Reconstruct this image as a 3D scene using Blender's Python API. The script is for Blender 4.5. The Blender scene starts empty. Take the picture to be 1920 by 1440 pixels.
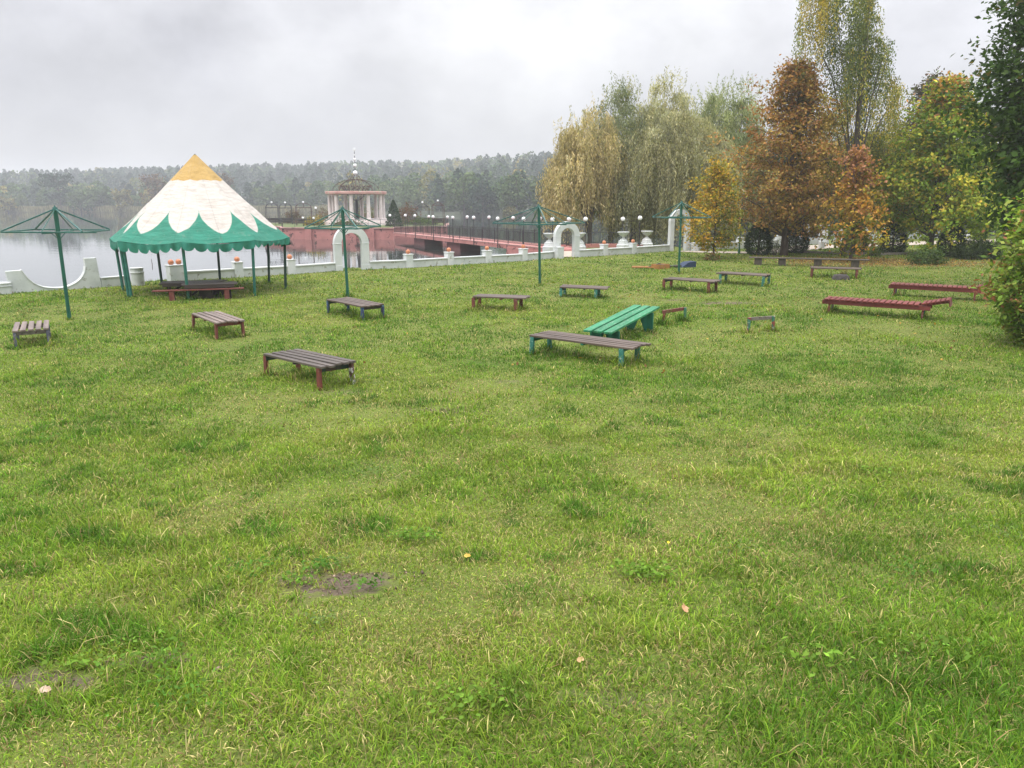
import bpy, math, random
import numpy as np
from mathutils import Vector, Matrix

random.seed(11)
RNG = np.random.default_rng(11)
scene = bpy.context.scene
COL = scene.collection
PI = math.pi
R = math.radians

# ------------------------------------------------------------------ camera model
F_PX, CX, CY = 1445.0, 960.0, 720.0
EYE = 3.2
PITCH = math.atan((720 - 375) / F_PX)
WATER_Z = -1.0


def ray(px, py):
    cx, v = (px - CX) / F_PX, -(py - CY) / F_PX
    return Vector((cx, math.cos(PITCH) + v * math.sin(PITCH), -math.sin(PITCH) + v * math.cos(PITCH)))


def P(px, py, z=0.0):
    d = ray(px, py)
    t = (z - EYE) / d.z
    return Vector((d.x * t, d.y * t, z))


def PD(px, py, depth):
    """point seen at a photo pixel, standing `depth` metres away along +Y"""
    d = ray(px, py)
    t = depth / d.y
    return Vector((d.x * t, depth, EYE + d.z * t))


# ------------------------------------------------------------------ noise
def vnoise(x, y, scale, seed):
    """smooth value noise, 0..1"""
    g = np.random.default_rng(seed).random((256, 256))
    x = np.asarray(x, float) / scale + 1000.0
    y = np.asarray(y, float) / scale + 1000.0
    xi, yi = np.floor(x).astype(int), np.floor(y).astype(int)
    fx, fy = x - xi, y - yi
    fx, fy = fx * fx * (3 - 2 * fx), fy * fy * (3 - 2 * fy)
    a = g[xi % 256, yi % 256]; b = g[(xi + 1) % 256, yi % 256]
    c = g[xi % 256, (yi + 1) % 256]; d = g[(xi + 1) % 256, (yi + 1) % 256]
    return (a * (1 - fx) + b * fx) * (1 - fy) + (c * (1 - fx) + d * fx) * fy


def sstep(a, b, x):
    t = np.clip((x - a) / (b - a), 0, 1)
    return t * t * (3 - 2 * t)


# ------------------------------------------------------------------ terrain
WALL_PX = [(0, 551), (20, 550), (70, 548), (130, 544), (192, 538), (248, 534), (316, 528), (347, 525.5), (447, 520), (545, 514),
           (627, 508), (692, 505), (766, 502), (842, 497), (913, 493), (981, 489), (1038, 484), (1084, 482), (1132, 479),
           (1186, 476), (1252, 471), (1290, 470), (1343, 467), (1400, 466), (1450, 462), (1520, 458), (1600, 453), (1700, 448), (1830, 444)]
WALL = [P(*p) for p in WALL_PX]
_wx = np.array([-400, -60] + [w.x for w in WALL] + [60, 400])
_wy = np.array([-60, -12] + [w.y for w in WALL] + [72, 130])


def wall_y(x):
    return np.interp(x, _wx, _wy)


def gz(x, y):
    x = np.asarray(x, float); y = np.asarray(y, float)
    z = 1.4 * np.clip(1 - np.clip(y, 0, None) / 15.0, 0, 1) ** 2
    und = (vnoise(x, y, 3.1, 1) - .5) * 0.10 + (vnoise(x, y, 1.1, 2) - .5) * 0.035
    z = z + und * np.exp(-((np.clip(y, 0, 80) - 14) / 28.0) ** 2)
    d = y - wall_y(x)
    ext = 8.0 * sstep(1.3, 2.6, x) * (1 - sstep(10.5, 12.5, x)) + 3.0 * sstep(12, 16, x)
    drop = sstep(1.3 + ext, 3.6 + ext, d)
    z = np.where(d > -3, z * (1 - sstep(-3, -0.5, d) * 0.9), z)
    far = np.clip((y - 130) / 200, 0, 1)
    return z - drop * (1.9 + far * 1.5)


def gzs(x, y):
    return float(gz(np.array([x]), np.array([y]))[0])


def T(px, py, h=0.0):
    """point seen at a photo pixel, h metres above the ground"""
    d = ray(px, py)
    t = np.arange(1.5, 90, 0.03)
    zz = EYE + d.z * t - gz(d.x * t, d.y * t) - h
    k = np.where(zz <= 0)[0]
    tt = t[k[0]] if len(k) else (-EYE / d.z)
    return Vector((d.x * tt, d.y * tt, EYE + d.z * tt))


# ------------------------------------------------------------------ materials
def new_mat(name):
    m = bpy.data.materials.new(name)
    m.use_nodes = True
    nt = m.node_tree
    b = nt.nodes['Principled BSDF']
    return m, nt, b


def nd(nt, typ, **kw):
    n = nt.nodes.new(typ)
    for k, v in kw.items():
        if k in n.inputs:
            n.inputs[k].default_value = v
        else:
            setattr(n, k, v)
    return n


def ramp(nt, fac, stops, interp='LINEAR'):
    r = nt.nodes.new('ShaderNodeValToRGB')
    r.color_ramp.interpolation = interp
    el = r.color_ramp.elements
    while len(el) < len(stops):
        el.new(0.5)
    for e, (p, c) in zip(el, stops):
        e.position = p
        e.color = (*c, 1) if len(c) == 3 else c
    nt.links.new(fac, r.inputs['Fac'])
    return r.outputs['Color']


def mixc(nt, fac, a, b, mode='MIX'):
    m = nt.nodes.new('ShaderNodeMix')
    m.data_type = 'RGBA'; m.blend_type = mode
    for sock, val in ((m.inputs[0], fac), (m.inputs[6], a), (m.inputs[7], b)):
        if isinstance(val, (int, float)):
            sock.default_value = val
        elif isinstance(val, tuple):
            sock.default_value = (*val, 1)
        else:
            nt.links.new(val, sock)
    return m.outputs[2]


def mth(nt, op, a, b=None, c=None):
    m = nt.nodes.new('ShaderNodeMath'); m.operation = op
    for s, v in zip(m.inputs, (a, b, c)):
        if v is None: continue
        if isinstance(v, (int, float)): s.default_value = v
        else: nt.links.new(v, s)
    return m.outputs[0]


def coords(nt, kind='Object', scale=(1, 1, 1)):
    tc = nt.nodes.new('ShaderNodeTexCoord')
    mp = nt.nodes.new('ShaderNodeMapping')
    mp.inputs['Scale'].default_value = scale
    nt.links.new(tc.outputs[kind], mp.inputs['Vector'])
    return mp.outputs['Vector']


def wpos(nt, scale=(1, 1, 1)):
    g = nt.nodes.new('ShaderNodeNewGeometry')
    mp = nt.nodes.new('ShaderNodeMapping')
    mp.inputs['Scale'].default_value = scale
    nt.links.new(g.outputs['Position'], mp.inputs['Vector'])
    return mp.outputs['Vector']


def noise(nt, vec, scale, detail=4, rough=.55):
    n = nt.nodes.new('ShaderNodeTexNoise')
    n.inputs['Scale'].default_value = scale
    n.inputs['Detail'].default_value = detail
    n.inputs['Roughness'].default_value = rough
    nt.links.new(vec, n.inputs['Vector'])
    return n.outputs['Fac']


def bump(nt, b, h, strength=.3, dist=.01):
    n = nt.nodes.new('ShaderNodeBump')
    n.inputs['Strength'].default_value = strength
    n.inputs['Distance'].default_value = dist
    nt.links.new(h, n.inputs['Height'])
    nt.links.new(n.outputs['Normal'], b.inputs['Normal'])


def mottled(name, c1, c2, scale=6, rough=.7, lo=.35, hi=.65, c3=None, scale3=25, t3=.62, bstr=.2, stretch=(1, 1, 1), spec=.4):
    """base colour c1 with noise patches of c2 and hard chips of c3"""
    m, nt, b = new_mat(name)
    v = wpos(nt, stretch)
    n1 = noise(nt, v, scale, 5, .6)
    col = ramp(nt, n1, [(lo, c1), (hi, c2)])
    n2 = noise(nt, v, scale3, 4, .65)
    if c3:
        f = ramp(nt, n2, [(t3, (0, 0, 0)), (t3 + .04, (1, 1, 1))])
        col = mixc(nt, f, col, c3)
    nt.links.new(col, b.inputs['Base Color'])
    b.inputs['Roughness'].default_value = rough
    b.inputs['Specular IOR Level'].default_value = spec
    bump(nt, b, n2, bstr, .01)
    return m


def wood(name, dark, light, rough=.5, chips=None, tchip=.6):
    m, nt, b = new_mat(name)
    v = coords(nt, 'Object', (1.5, 28, 28))
    g = noise(nt, v, 1.6, 6, .65)
    v2 = coords(nt, 'Object', (1, 1, 1))
    br = nt.nodes.new('ShaderNodeTexNoise')
    br.inputs['Scale'].default_value = 2.2
    nt.links.new(coords(nt, 'Object', (.25, 3.2, 1)), br.inputs['Vector'])
    col = ramp(nt, g, [(.3, dark), (.7, light)])
    col = mixc(nt, ramp(nt, br.outputs['Fac'], [(.35, (0, 0, 0)), (.68, (.65, .65, .65))]), col, tuple(min(1, c * 1.9) for c in light))
    if chips:
        n2 = noise(nt, coords(nt, 'Object', (2, 9, 9)), 3, 5, .7)
        f = ramp(nt, n2, [(tchip, (0, 0, 0)), (tchip + .06, (1, 1, 1))])
        col = mixc(nt, f, col, chips)
    nt.links.new(col, b.inputs['Base Color'])
    b.inputs['Roughness'].default_value = rough
    b.inputs['Specular IOR Level'].default_value = .28
    bump(nt, b, g, .5, .004)
    return m


def leaf_mat(name, trans=.35, rough=.5, spec=.3):
    m, nt, b = new_mat(name)
    at = nd(nt, 'ShaderNodeAttribute', attribute_name='Col')
    nt.links.new(at.outputs['Color'], b.inputs['Base Color'])
    b.inputs['Roughness'].default_value = rough
    b.inputs['Specular IOR Level'].default_value = spec
    tr = nt.nodes.new('ShaderNodeBsdfTranslucent')
    nt.links.new(mixc(nt, 1.0, at.outputs['Color'], (1.15, 1.2, .6), 'MULTIPLY'), tr.inputs['Color'])
    mx = nt.nodes.new('ShaderNodeMixShader')
    mx.inputs[0].default_value = trans
    nt.links.new(b.outputs[0], mx.inputs[1]); nt.links.new(tr.outputs[0], mx.inputs[2])
    nt.links.new(mx.outputs[0], nt.nodes['Material Output'].inputs['Surface'])
    return m


M = {}
M['leaf'] = leaf_mat('leaf', .35, .55, .10)
M['leaf_thin'] = leaf_mat('leaf_thin', .4, .55, .10)
M['needle'] = leaf_mat('needle', .12, .6, .08)
M['grass'] = leaf_mat('grass_blade', .34, .55, .16)
M['bark'] = mottled('bark', (.05, .04, .032), (.10, .085, .07), 9, .9, bstr=.6, stretch=(1, 1, .25))
M['bark_red'] = mottled('bark_reddish', (.06, .04, .034), (.12, .085, .07), 9, .9, bstr=.6, stretch=(1, 1, .25))
M['bark_birch'] = mottled('bark_birch', (.10, .08, .07), (.32, .30, .28), 3, .8, c3=(.03, .03, .03), scale3=6, t3=.6)
M['plaster'] = mottled('white_plaster', (.59, .60, .60), (.46, .50, .49), 1.3, .75, .4, .75, c3=(.36, .36, .33), scale3=4, t3=.63, bstr=.25)
M['plaster_dirty'] = mottled('white_plaster_dirty', (.56, .58, .57), (.39, .42, .40), 1.6, .8, .35, .75, c3=(.27, .27, .22), scale3=5, t3=.61, bstr=.3)
M['pinkwall'] = mottled('pink_plaster', (.47, .20, .18), (.38, .16, .145), 1.2, .85, c3=(.11, .055, .05), scale3=1.6, t3=.585, bstr=.4)
M['pinktop'] = mottled('pink_coping', (.50, .30, .27), (.40, .22, .20), 1.5, .85, c3=(.16, .10, .09), scale3=3, t3=.6)
M['darkred'] = mottled('dark_red_plaster', (.16, .055, .055), (.11, .045, .045), 1.2, .85, c3=(.05, .03, .03), scale3=2, t3=.6)
M['column'] = mottled('column_paint', (.70, .64, .62), (.60, .52, .50), 1.6, .75, c3=(.40, .31, .29), scale3=4, t3=.64)
M['iron'] = mottled('dark_iron', (.022, .022, .023), (.04, .035, .033), 9, .55)
M['iron_rust'] = mottled('rusty_iron', (.05, .04, .035), (.12, .07, .05), 9, .8)
M['orange'] = mottled('orange_paint', (.52, .20, .09), (.42, .15, .07), 9, .5, c3=(.5, .42, .35), scale3=14, t3=.66)
M['globe'] = mottled('white_globe', (.85, .85, .86), (.80, .80, .82), 4, .15, bstr=0)
M['green_paint'] = mottled('dark_green_paint', (.007, .075, .052), (.012, .105, .075), 5, .32, c3=(.05, .06, .05), scale3=22, t3=.7, bstr=.1, spec=.5)
M['green_light'] = mottled('green_paint_worn', (.008, .075, .058), (.02, .12, .10), 6, .35, c3=(.16, .26, .24), scale3=20, t3=.62, bstr=.15, spec=.5)
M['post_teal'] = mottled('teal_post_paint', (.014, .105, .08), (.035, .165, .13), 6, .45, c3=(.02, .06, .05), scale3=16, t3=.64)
M['post_dark'] = mottled('post_dark_tone', (.008, .035, .028), (.015, .05, .04), 6, .45)
M['slat'] = wood('weathered_slats', (.026, .021, .018), (.080, .066, .057), .5)
M['slat_b'] = wood('weathered_slats_brown', (.036, .026, .021), (.092, .069, .057), .52)
M['slat_grey'] = wood('weathered_slats_grey', (.06, .048, .042), (.16, .125, .11), .55)
M['wood_dark'] = wood('dark_wet_wood', (.018, .015, .014), (.045, .036, .032), .4)
M['wood_red'] = wood('red_painted_wood', (.075, .016, .015), (.145, .034, .031), .5, (.26, .12, .10), .66)
M['wood_green'] = wood('green_painted_wood', (.008, .095, .038), (.022, .16, .072), .5, (.17, .27, .19), .56)
M['wood_green_dark'] = wood('dark_green_wood', (.006, .07, .045), (.012, .10, .065), .45, (.04, .03, .03), .66)
M['leg_red'] = mottled('leg_red_paint', (.17, .045, .033), (.11, .032, .026), 8, .6, c3=(.20, .15, .12), scale3=12, t3=.63)
M['leg_white'] = mottled('leg_peeling_paint', (.10, .05, .045), (.15, .07, .06), 8, .6, c3=(.55, .53, .54), scale3=11, t3=.5)
M['leg_blue'] = mottled('leg_blue_paint', (.02, .07, .13), (.04, .04, .11), 8, .6, c3=(.12, .2, .25), scale3=14, t3=.58)
M['leg_violet'] = mottled('leg_violet_paint', (.11, .11, .17), (.07, .07, .10), 8, .7, c3=(.2, .2, .24), scale3=14, t3=.6)
M['leg_teal'] = mottled('leg_teal_paint', (.045, .21, .165), (.025, .13, .105), 8, .55, c3=(.28, .36, .32), scale3=12, t3=.57)
M['leg_mixed'] = mottled('leg_red_green_paint', (.20, .03, .028), (.04, .15, .10), 4, .6, .48, .53, c3=(.42, .40, .35), scale3=13, t3=.57)
M['rail_dark'] = mottled('rail_dark_paint', (.012, .03, .024), (.05, .025, .02), 5, .6, .45, .55)
M['weather'] = mottled('weathered_rail', (.10, .085, .07), (.20, .175, .15), 10, .85, c3=(.06, .02, .018), scale3=12, t3=.6)
M['blue_board'] = mottled('blue_board_paint', (.012, .025, .06), (.02, .04, .085), 6, .6)
M['orange_board'] = mottled('orange_board_paint', (.36, .17, .045), (.27, .12, .035), 6, .6, c3=(.10, .06, .04), scale3=9, t3=.62)
M['sand'] = mottled('sandy_path', (.44, .37, .30), (.34, .29, .24), 1.2, .95, c3=(.24, .22, .14), scale3=4, t3=.62, bstr=.3)
M['stone'] = mottled('kerb_stone', (.26, .23, .20), (.17, .15, .13), 3, .9, bstr=.4)
M['stump'] = mottled('dark_stump', (.035, .032, .032), (.075, .065, .06), 9, .95, bstr=.7)
M['reed_base'] = mottled('far_ground', (.045, .055, .03), (.035, .045, .025), .05, .95)


def canopy_mat():
    m, nt, b = new_mat('tent_canvas')
    uv = nt.nodes.new('ShaderNodeUVMap'); uv.uv_map = 'petal'
    sp = nt.nodes.new('ShaderNodeSeparateXYZ')
    nt.links.new(uv.outputs[0], sp.inputs[0])
    u, v = sp.outputs[0], sp.outputs[1]                # u: 0..8 round the tent, v: 0 eave .. 1 apex
    fu = mth(nt, 'FRACT', u)
    a = mth(nt, 'MULTIPLY', mth(nt, 'ABSOLUTE', mth(nt, 'SUBTRACT', fu, .5)), 2.0)   # 0 petal centre .. 1 spike
    n = noise(nt, wpos(nt), 3.0, 3)
    vv = mth(nt, 'ADD', v, mth(nt, 'MULTIPLY', mth(nt, 'SUBTRACT', n, .5), .022))
    yy = mth(nt, 'MAXIMUM', mth(nt, 'DIVIDE', mth(nt, 'SUBTRACT', .40, vv), .28), 0.0)
    q = mth(nt, 'ADD', mth(nt, 'POWER', yy, 1.7), mth(nt, 'POWER', a, 1.25))
    white = mth(nt, 'LESS_THAN', q, 1.0)
    white = mth(nt, 'MAXIMUM', white, mth(nt, 'GREATER_THAN', vv, .40))
    seam = mth(nt, 'LESS_THAN', mth(nt, 'ABSOLUTE', mth(nt, 'SUBTRACT', q, 1.0)), .045)
    yel = mth(nt, 'GREATER_THAN', mth(nt, 'ADD', vv, mth(nt, 'MULTIPLY', a, .014)), .725)
    big = noise(nt, wpos(nt, (1, 1, 2.2)), 1.6, 5, .6)
    w = ramp(nt, big, [(.3, (.40, .36, .32)), (.5, (.47, .435, .395)), (.75, (.37, .325, .285))])
    g = ramp(nt, big, [(.3, (.006, .135, .085)), (.7, (.012, .19, .125))])
    y = ramp(nt, big, [(.3, (.42, .275, .085)), (.7, (.35, .22, .06))])
    stain = noise(nt, wpos(nt, (1, 1, .5)), 5.5, 6, .7)
    col = mixc(nt, white, g, w)
    col = mixc(nt, mth(nt, 'MULTIPLY', seam, .55), col, (.46, .45, .40))
    col = mixc(nt, yel, col, y)
    col = mixc(nt, ramp(nt, stain, [(.55, (0, 0, 0)), (.8, (.3, .3, .3))]), col, (.30, .26, .22))
    f2 = mth(nt, 'ABSOLUTE', mth(nt, 'SUBTRACT', mth(nt, 'FRACT', mth(nt, 'ADD', u, .06)), .5))
    col = mixc(nt, mth(nt, 'MULTIPLY', mth(nt, 'LESS_THAN', f2, .014), .8), col, mixc(nt, 1.0, col, (.80, .80, .80), 'MULTIPLY'))
    nt.links.new(col, b.inputs['Base Color'])
    b.inputs['Roughness'].default_value = .75
    cv = nt.nodes.new('ShaderNodeCombineXYZ')
    nt.links.new(mth(nt, 'MULTIPLY', u, 1.3), cv.inputs[0]); nt.links.new(mth(nt, 'MULTIPLY', v, 16.0), cv.inputs[1])
    wr = mth(nt, 'ADD', noise(nt, cv.outputs[0], 1.4, 4, .55), mth(nt, 'MULTIPLY', noise(nt, wpos(nt, (1.2, 1.2, 2)), 2.2, 4, .5), .5))
    bump(nt, b, wr, .75, .07)
    return m


M['canvas'] = canopy_mat()


def cloth_mat():
    m, nt, b = new_mat('green_canvas')
    n = noise(nt, wpos(nt), 3, 5, .6)
    col = ramp(nt, n, [(.3, (.010, .13, .09)), (.55, (.02, .19, .135)), (.8, (.05, .25, .185))])
    nt.links.new(col, b.inputs['Base Color'])
    b.inputs['Roughness'].default_value = .8
    return m


M['green_canvas'] = cloth_mat()


# ------------------------------------------------------------------ mesh helpers
class MB:
    def __init__(self):
        self.v, self.f, self.m, self.s = [], [], [], []

    def add(self, vs, fs, mi=0, smooth=False):
        o = len(self.v)
        self.v += [tuple(p) for p in vs]
        self.f += [tuple(i + o for i in f) for f in fs]
        self.m += [mi] * len(fs); self.s += [smooth] * len(fs)

    def box(self, c, size, mat=None, mi=0, bev=0.006):
        x, y, z = size[0] / 2, size[1] / 2, size[2] / 2
        b = min(bev, x * .45, y * .45, z * .45)
        vs, idx = [], {}
        # chamfered box: 24 vertices
        def vid(p):
            k = tuple(round(q, 6) for q in p)
            if k not in idx:
                idx[k] = len(vs); vs.append(Vector(p))
            return idx[k]
        fs = []
        D = (x, y, z)
        for ax in range(3):
            for sg in (-1, 1):
                a1, a2 = (ax + 1) % 3, (ax + 2) % 3
                q = []
                for s1, s2 in ((-1, -1), (1, -1), (1, 1), (-1, 1)):
                    p = [0, 0, 0]; p[ax] = sg * D[ax]; p[a1] = s1 * (D[a1] - b); p[a2] = s2 * (D[a2] - b)
                    q.append(vid(p))
                fs.append(q if sg > 0 else q[::-1])
        for ax in range(3):
            a1, a2 = (ax + 1) % 3, (ax + 2) % 3
            for s1 in (-1, 1):
                for s2 in (-1, 1):
                    q = []
                    for e, w in ((-1, 0), (1, 0), (1, 1), (-1, 1)):
                        p = [0, 0, 0]; p[ax] = e * (D[ax] - b)
                        p[a1] = s1 * (D[a1] if w == 0 else D[a1] - b)
                        p[a2] = s2 * (D[a2] - b if w == 0 else D[a2])
                        q.append(vid(p))
                    fs.append(q if s1 * s2 > 0 else q[::-1])
        for sx in (-1, 1):
            for sy in (-1, 1):
                for sz in (-1, 1):
                    q = [vid((sx * x, sy * (y - b), sz * (z - b))), vid((sx * (x - b), sy * y, sz * (z - b))), vid((sx * (x - b), sy * (y - b), sz * z))]
                    fs.append(q if sx * sy * sz > 0 else q[::-1])
        c = Vector(c)
        vs = [(mat @ p if mat else p) + c for p in vs]
        self.add(vs, fs, mi)

    def bar(self, p0, p1, w, h, mi=0, up=(0, 0, 1), bev=.005):
        """square bar from p0 to p1, w across, h along `up`"""
        p0, p1 = Vector(p0), Vector(p1)
        x = (p1 - p0); L = x.length; x = x / L
        u = Vector(up)
        if abs(x.dot(u)) > .98: u = Vector((0, 1, 0))
        y = u.cross(x).normalized(); z = x.cross(y)
        m = Matrix((x, y, z)).transposed()
        self.box((p0 + p1) / 2, (L, w, h), m, mi, bev)

    def tube(self, pts, radii, n=8, mi=0, cap=True):
        pts = [Vector(p) for p in pts]
        if isinstance(radii, (int, float)): radii = [radii] * len(pts)
        vs, fs = [], []
        prev = None
        for i, p in enumerate(pts):
            d = (pts[min(i + 1, len(pts) - 1)] - pts[max(i - 1, 0)])
            d = d.normalized() if d.length > 1e-9 else Vector((0, 0, 1))
            if prev is None:
                a = Vector((1, 0, 0)) if abs(d.x) < .8 else Vector((0, 1, 0))
            else:
                a = prev
            s = (a - d * a.dot(d)).normalized(); prev = s
            t = d.cross(s)
            for k in range(n):
                an = 2 * PI * k / n
                vs.append(p + (s * math.cos(an) + t * math.sin(an)) * radii[i])
        for i in range(len(pts) - 1):
            for k in range(n):
                fs.append((i * n + k, i * n + (k + 1) % n, (i + 1) * n + (k + 1) % n, (i + 1) * n + k))
        if cap:
            fs.append(tuple(range(n))[::-1]); fs.append(tuple((len(pts) - 1) * n + k for k in range(n)))
        self.add(vs, fs, mi, True)

    def lathe(self, prof, n=16, c=(0, 0, 0), mi=0, smooth=True, jit=0, rnd=None, square=False):
        vs, fs = [], []
        for (r, z) in prof:
            for k in range(n):
                an = 2 * PI * (k + .5) / n
                rr = r * (1 + (rnd.uniform(-jit, jit) if jit else 0))
                vs.append((c[0] + rr * math.cos(an), c[1] + rr * math.sin(an), c[2] + z))
        for i in range(len(prof) - 1):
            for k in range(n):
                fs.append((i * n + k, i * n + (k + 1) % n, (i + 1) * n + (k + 1) % n, (i + 1) * n + k))
        fs.append(tuple(range(n))[::-1]); fs.append(tuple((len(prof) - 1) * n + k for k in range(n)))
        self.add(vs, fs, mi, smooth)

    def sphere(self, c, r, n=14, mi=0):
        prof = [(max(r * math.sin(PI * i / n), r * .02), -r * math.cos(PI * i / n)) for i in range(n + 1)]
        self.lathe(prof, n + 4, c, mi)

    def prism(self, outline, y0, y1, mi=0):
        """outline of (x,z) pairs extruded along y"""
        n = len(outline)
        vs = [(x, y0, z) for x, z in outline] + [(x, y1, z) for x, z in outline]
        fs = [tuple(range(n)), tuple(range(2 * n - 1, n - 1, -1))]
        fs += [(i, i + n, (i + 1) % n + n, (i + 1) % n) for i in range(n)]
        self.add(vs, fs, mi)

    def build(self, name, mats, parent=None):
        me = bpy.data.meshes.new(name)
        me.from_pydata(self.v, [], self.f)
        for m in (mats if isinstance(mats, (list, tuple)) else [mats]):
            me.materials.append(m)
        me.polygons.foreach_set('material_index', self.m)
        me.polygons.foreach_set('use_smooth', self.s)
        import bmesh
        bm = bmesh.new(); bm.from_mesh(me)
        bmesh.ops.recalc_face_normals(bm, faces=bm.faces)
        bm.to_mesh(me); bm.free()
        if any(self.s):
            try: me.set_sharp_from_angle(angle=R(40))
            except Exception: pass
        me.update()
        o = bpy.data.objects.new(name, me)
        COL.objects.link(o)
        if parent: o.parent = parent
        return o


def np_mesh(name, V, quads=None, tris=None, mat=None, col=None, parent=None, smooth=False):
    """V (n,3), faces as index arrays, col per vertex (n,3)"""
    me = bpy.data.meshes.new(name)
    nq = 0 if quads is None else len(quads)
    ntri = 0 if tris is None else len(tris)
    me.vertices.add(len(V)); me.vertices.foreach_set('co', np.ascontiguousarray(V, dtype=np.float32).ravel())
    loops = []
    if nq: loops.append(np.asarray(quads, np.int32).ravel())
    if ntri: loops.append(np.asarray(tris, np.int32).ravel())
    loops = np.concatenate(loops)
    me.loops.add(len(loops)); me.loops.foreach_set('vertex_index', loops)
    me.polygons.add(nq + ntri)
    st = np.concatenate([np.arange(nq) * 4, nq * 4 + np.arange(ntri) * 3]).astype(np.int32)
    me.polygons.foreach_set('loop_start', st)
    me.update(calc_edges=True)
    if smooth: me.polygons.foreach_set('use_smooth', np.ones(nq + ntri, bool))
    if col is not None:
        a = me.color_attributes.new('Col', 'FLOAT_COLOR', 'POINT')
        c4 = np.ones((len(V), 4), np.float32); c4[:, :3] = col
        a.data.foreach_set('color', c4.ravel())
    if mat: me.materials.append(mat)
    o = bpy.data.objects.new(name, me)
    COL.objects.link(o)
    if parent: o.parent = parent
    return o


def thing(name, label, cat, loc=(0, 0, 0), rz=0, group=None):
    o = bpy.data.objects.new(name, None)
    COL.objects.link(o)
    o.empty_display_size = .2
    o.location = loc; o.rotation_euler = (0, 0, rz)
    o['label'] = label; o['category'] = cat
    if group: o['group'] = group
    return o


def tag(o, label, cat, group=None):
    o['label'] = label; o['category'] = cat
    if group: o['group'] = group
    return o


def dup(root, loc, rz, label=None):
    r = root.copy(); COL.objects.link(r); r.location = loc; r.rotation_euler = (0, 0, rz)
    if label: r['label'] = label
    for ch in list(root.children):
        c = ch.copy(); COL.objects.link(c); c.parent = r
        for g in ch.children:
            d = g.copy(); COL.objects.link(d); d.parent = c
    return r


def kind(o, k):
    o['kind'] = k
    return o


def unit(a):
    return a / np.maximum(np.linalg.norm(a, axis=1, keepdims=True), 1e-9)


def leaves(name, C, A, N, L, W, col, mat, parent=None):
    """diamond leaves: centre C, axis A, normal N"""
    A = unit(A); S = unit(np.cross(N, A))
    n = len(C)
    L = np.broadcast_to(np.asarray(L, float), (n,))[:, None]; W = np.broadcast_to(np.asarray(W, float), (n,))[:, None]
    NN = np.cross(A, S)
    V = np.empty((n, 4, 3))
    V[:, 0] = C - A * L * .5
    V[:, 1] = C + S * W * .5 + NN * W * .12 - A * L * .05
    V[:, 2] = C + A * L * .5
    V[:, 3] = C - S * W * .5 + NN * W * .12 - A * L * .05
    Q = np.arange(n * 4).reshape(n, 4)
    return np_mesh(name, V.reshape(-1, 3), Q, None, mat, np.repeat(col, 4, axis=0), parent)


GAIN = 1.0


def pick(palette, n, r):
    w = np.array([p[0] for p in palette], float); w /= w.sum()
    return np.array([p[1] for p in palette])[r.choice(len(palette), n, p=w)]


# ------------------------------------------------------------------ trees
def trunk_path(H, r0, r, lean=.02, n=7, top=.9):
    pts = []
    dx = dy = 0
    for i in range(n):
        t = i / (n - 1)
        pts.append(Vector((dx, dy, H * top * t - (.25 if i == 0 else 0))))
        dx += r.normal() * lean * H / n; dy += r.normal() * lean * H / n
    rad = [r0 * (1.25 if i == 0 else 1) * (1 - .88 * i / (n - 1)) for i in range(n)]
    return pts, rad


def along(pts, h):
    for a, b in zip(pts, pts[1:]):
        if a.z <= h <= b.z:
            return a.lerp(b, (h - a.z) / max(b.z - a.z, 1e-6))
    return pts[-1].copy() if h > pts[-1].z else pts[0].copy()


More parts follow.
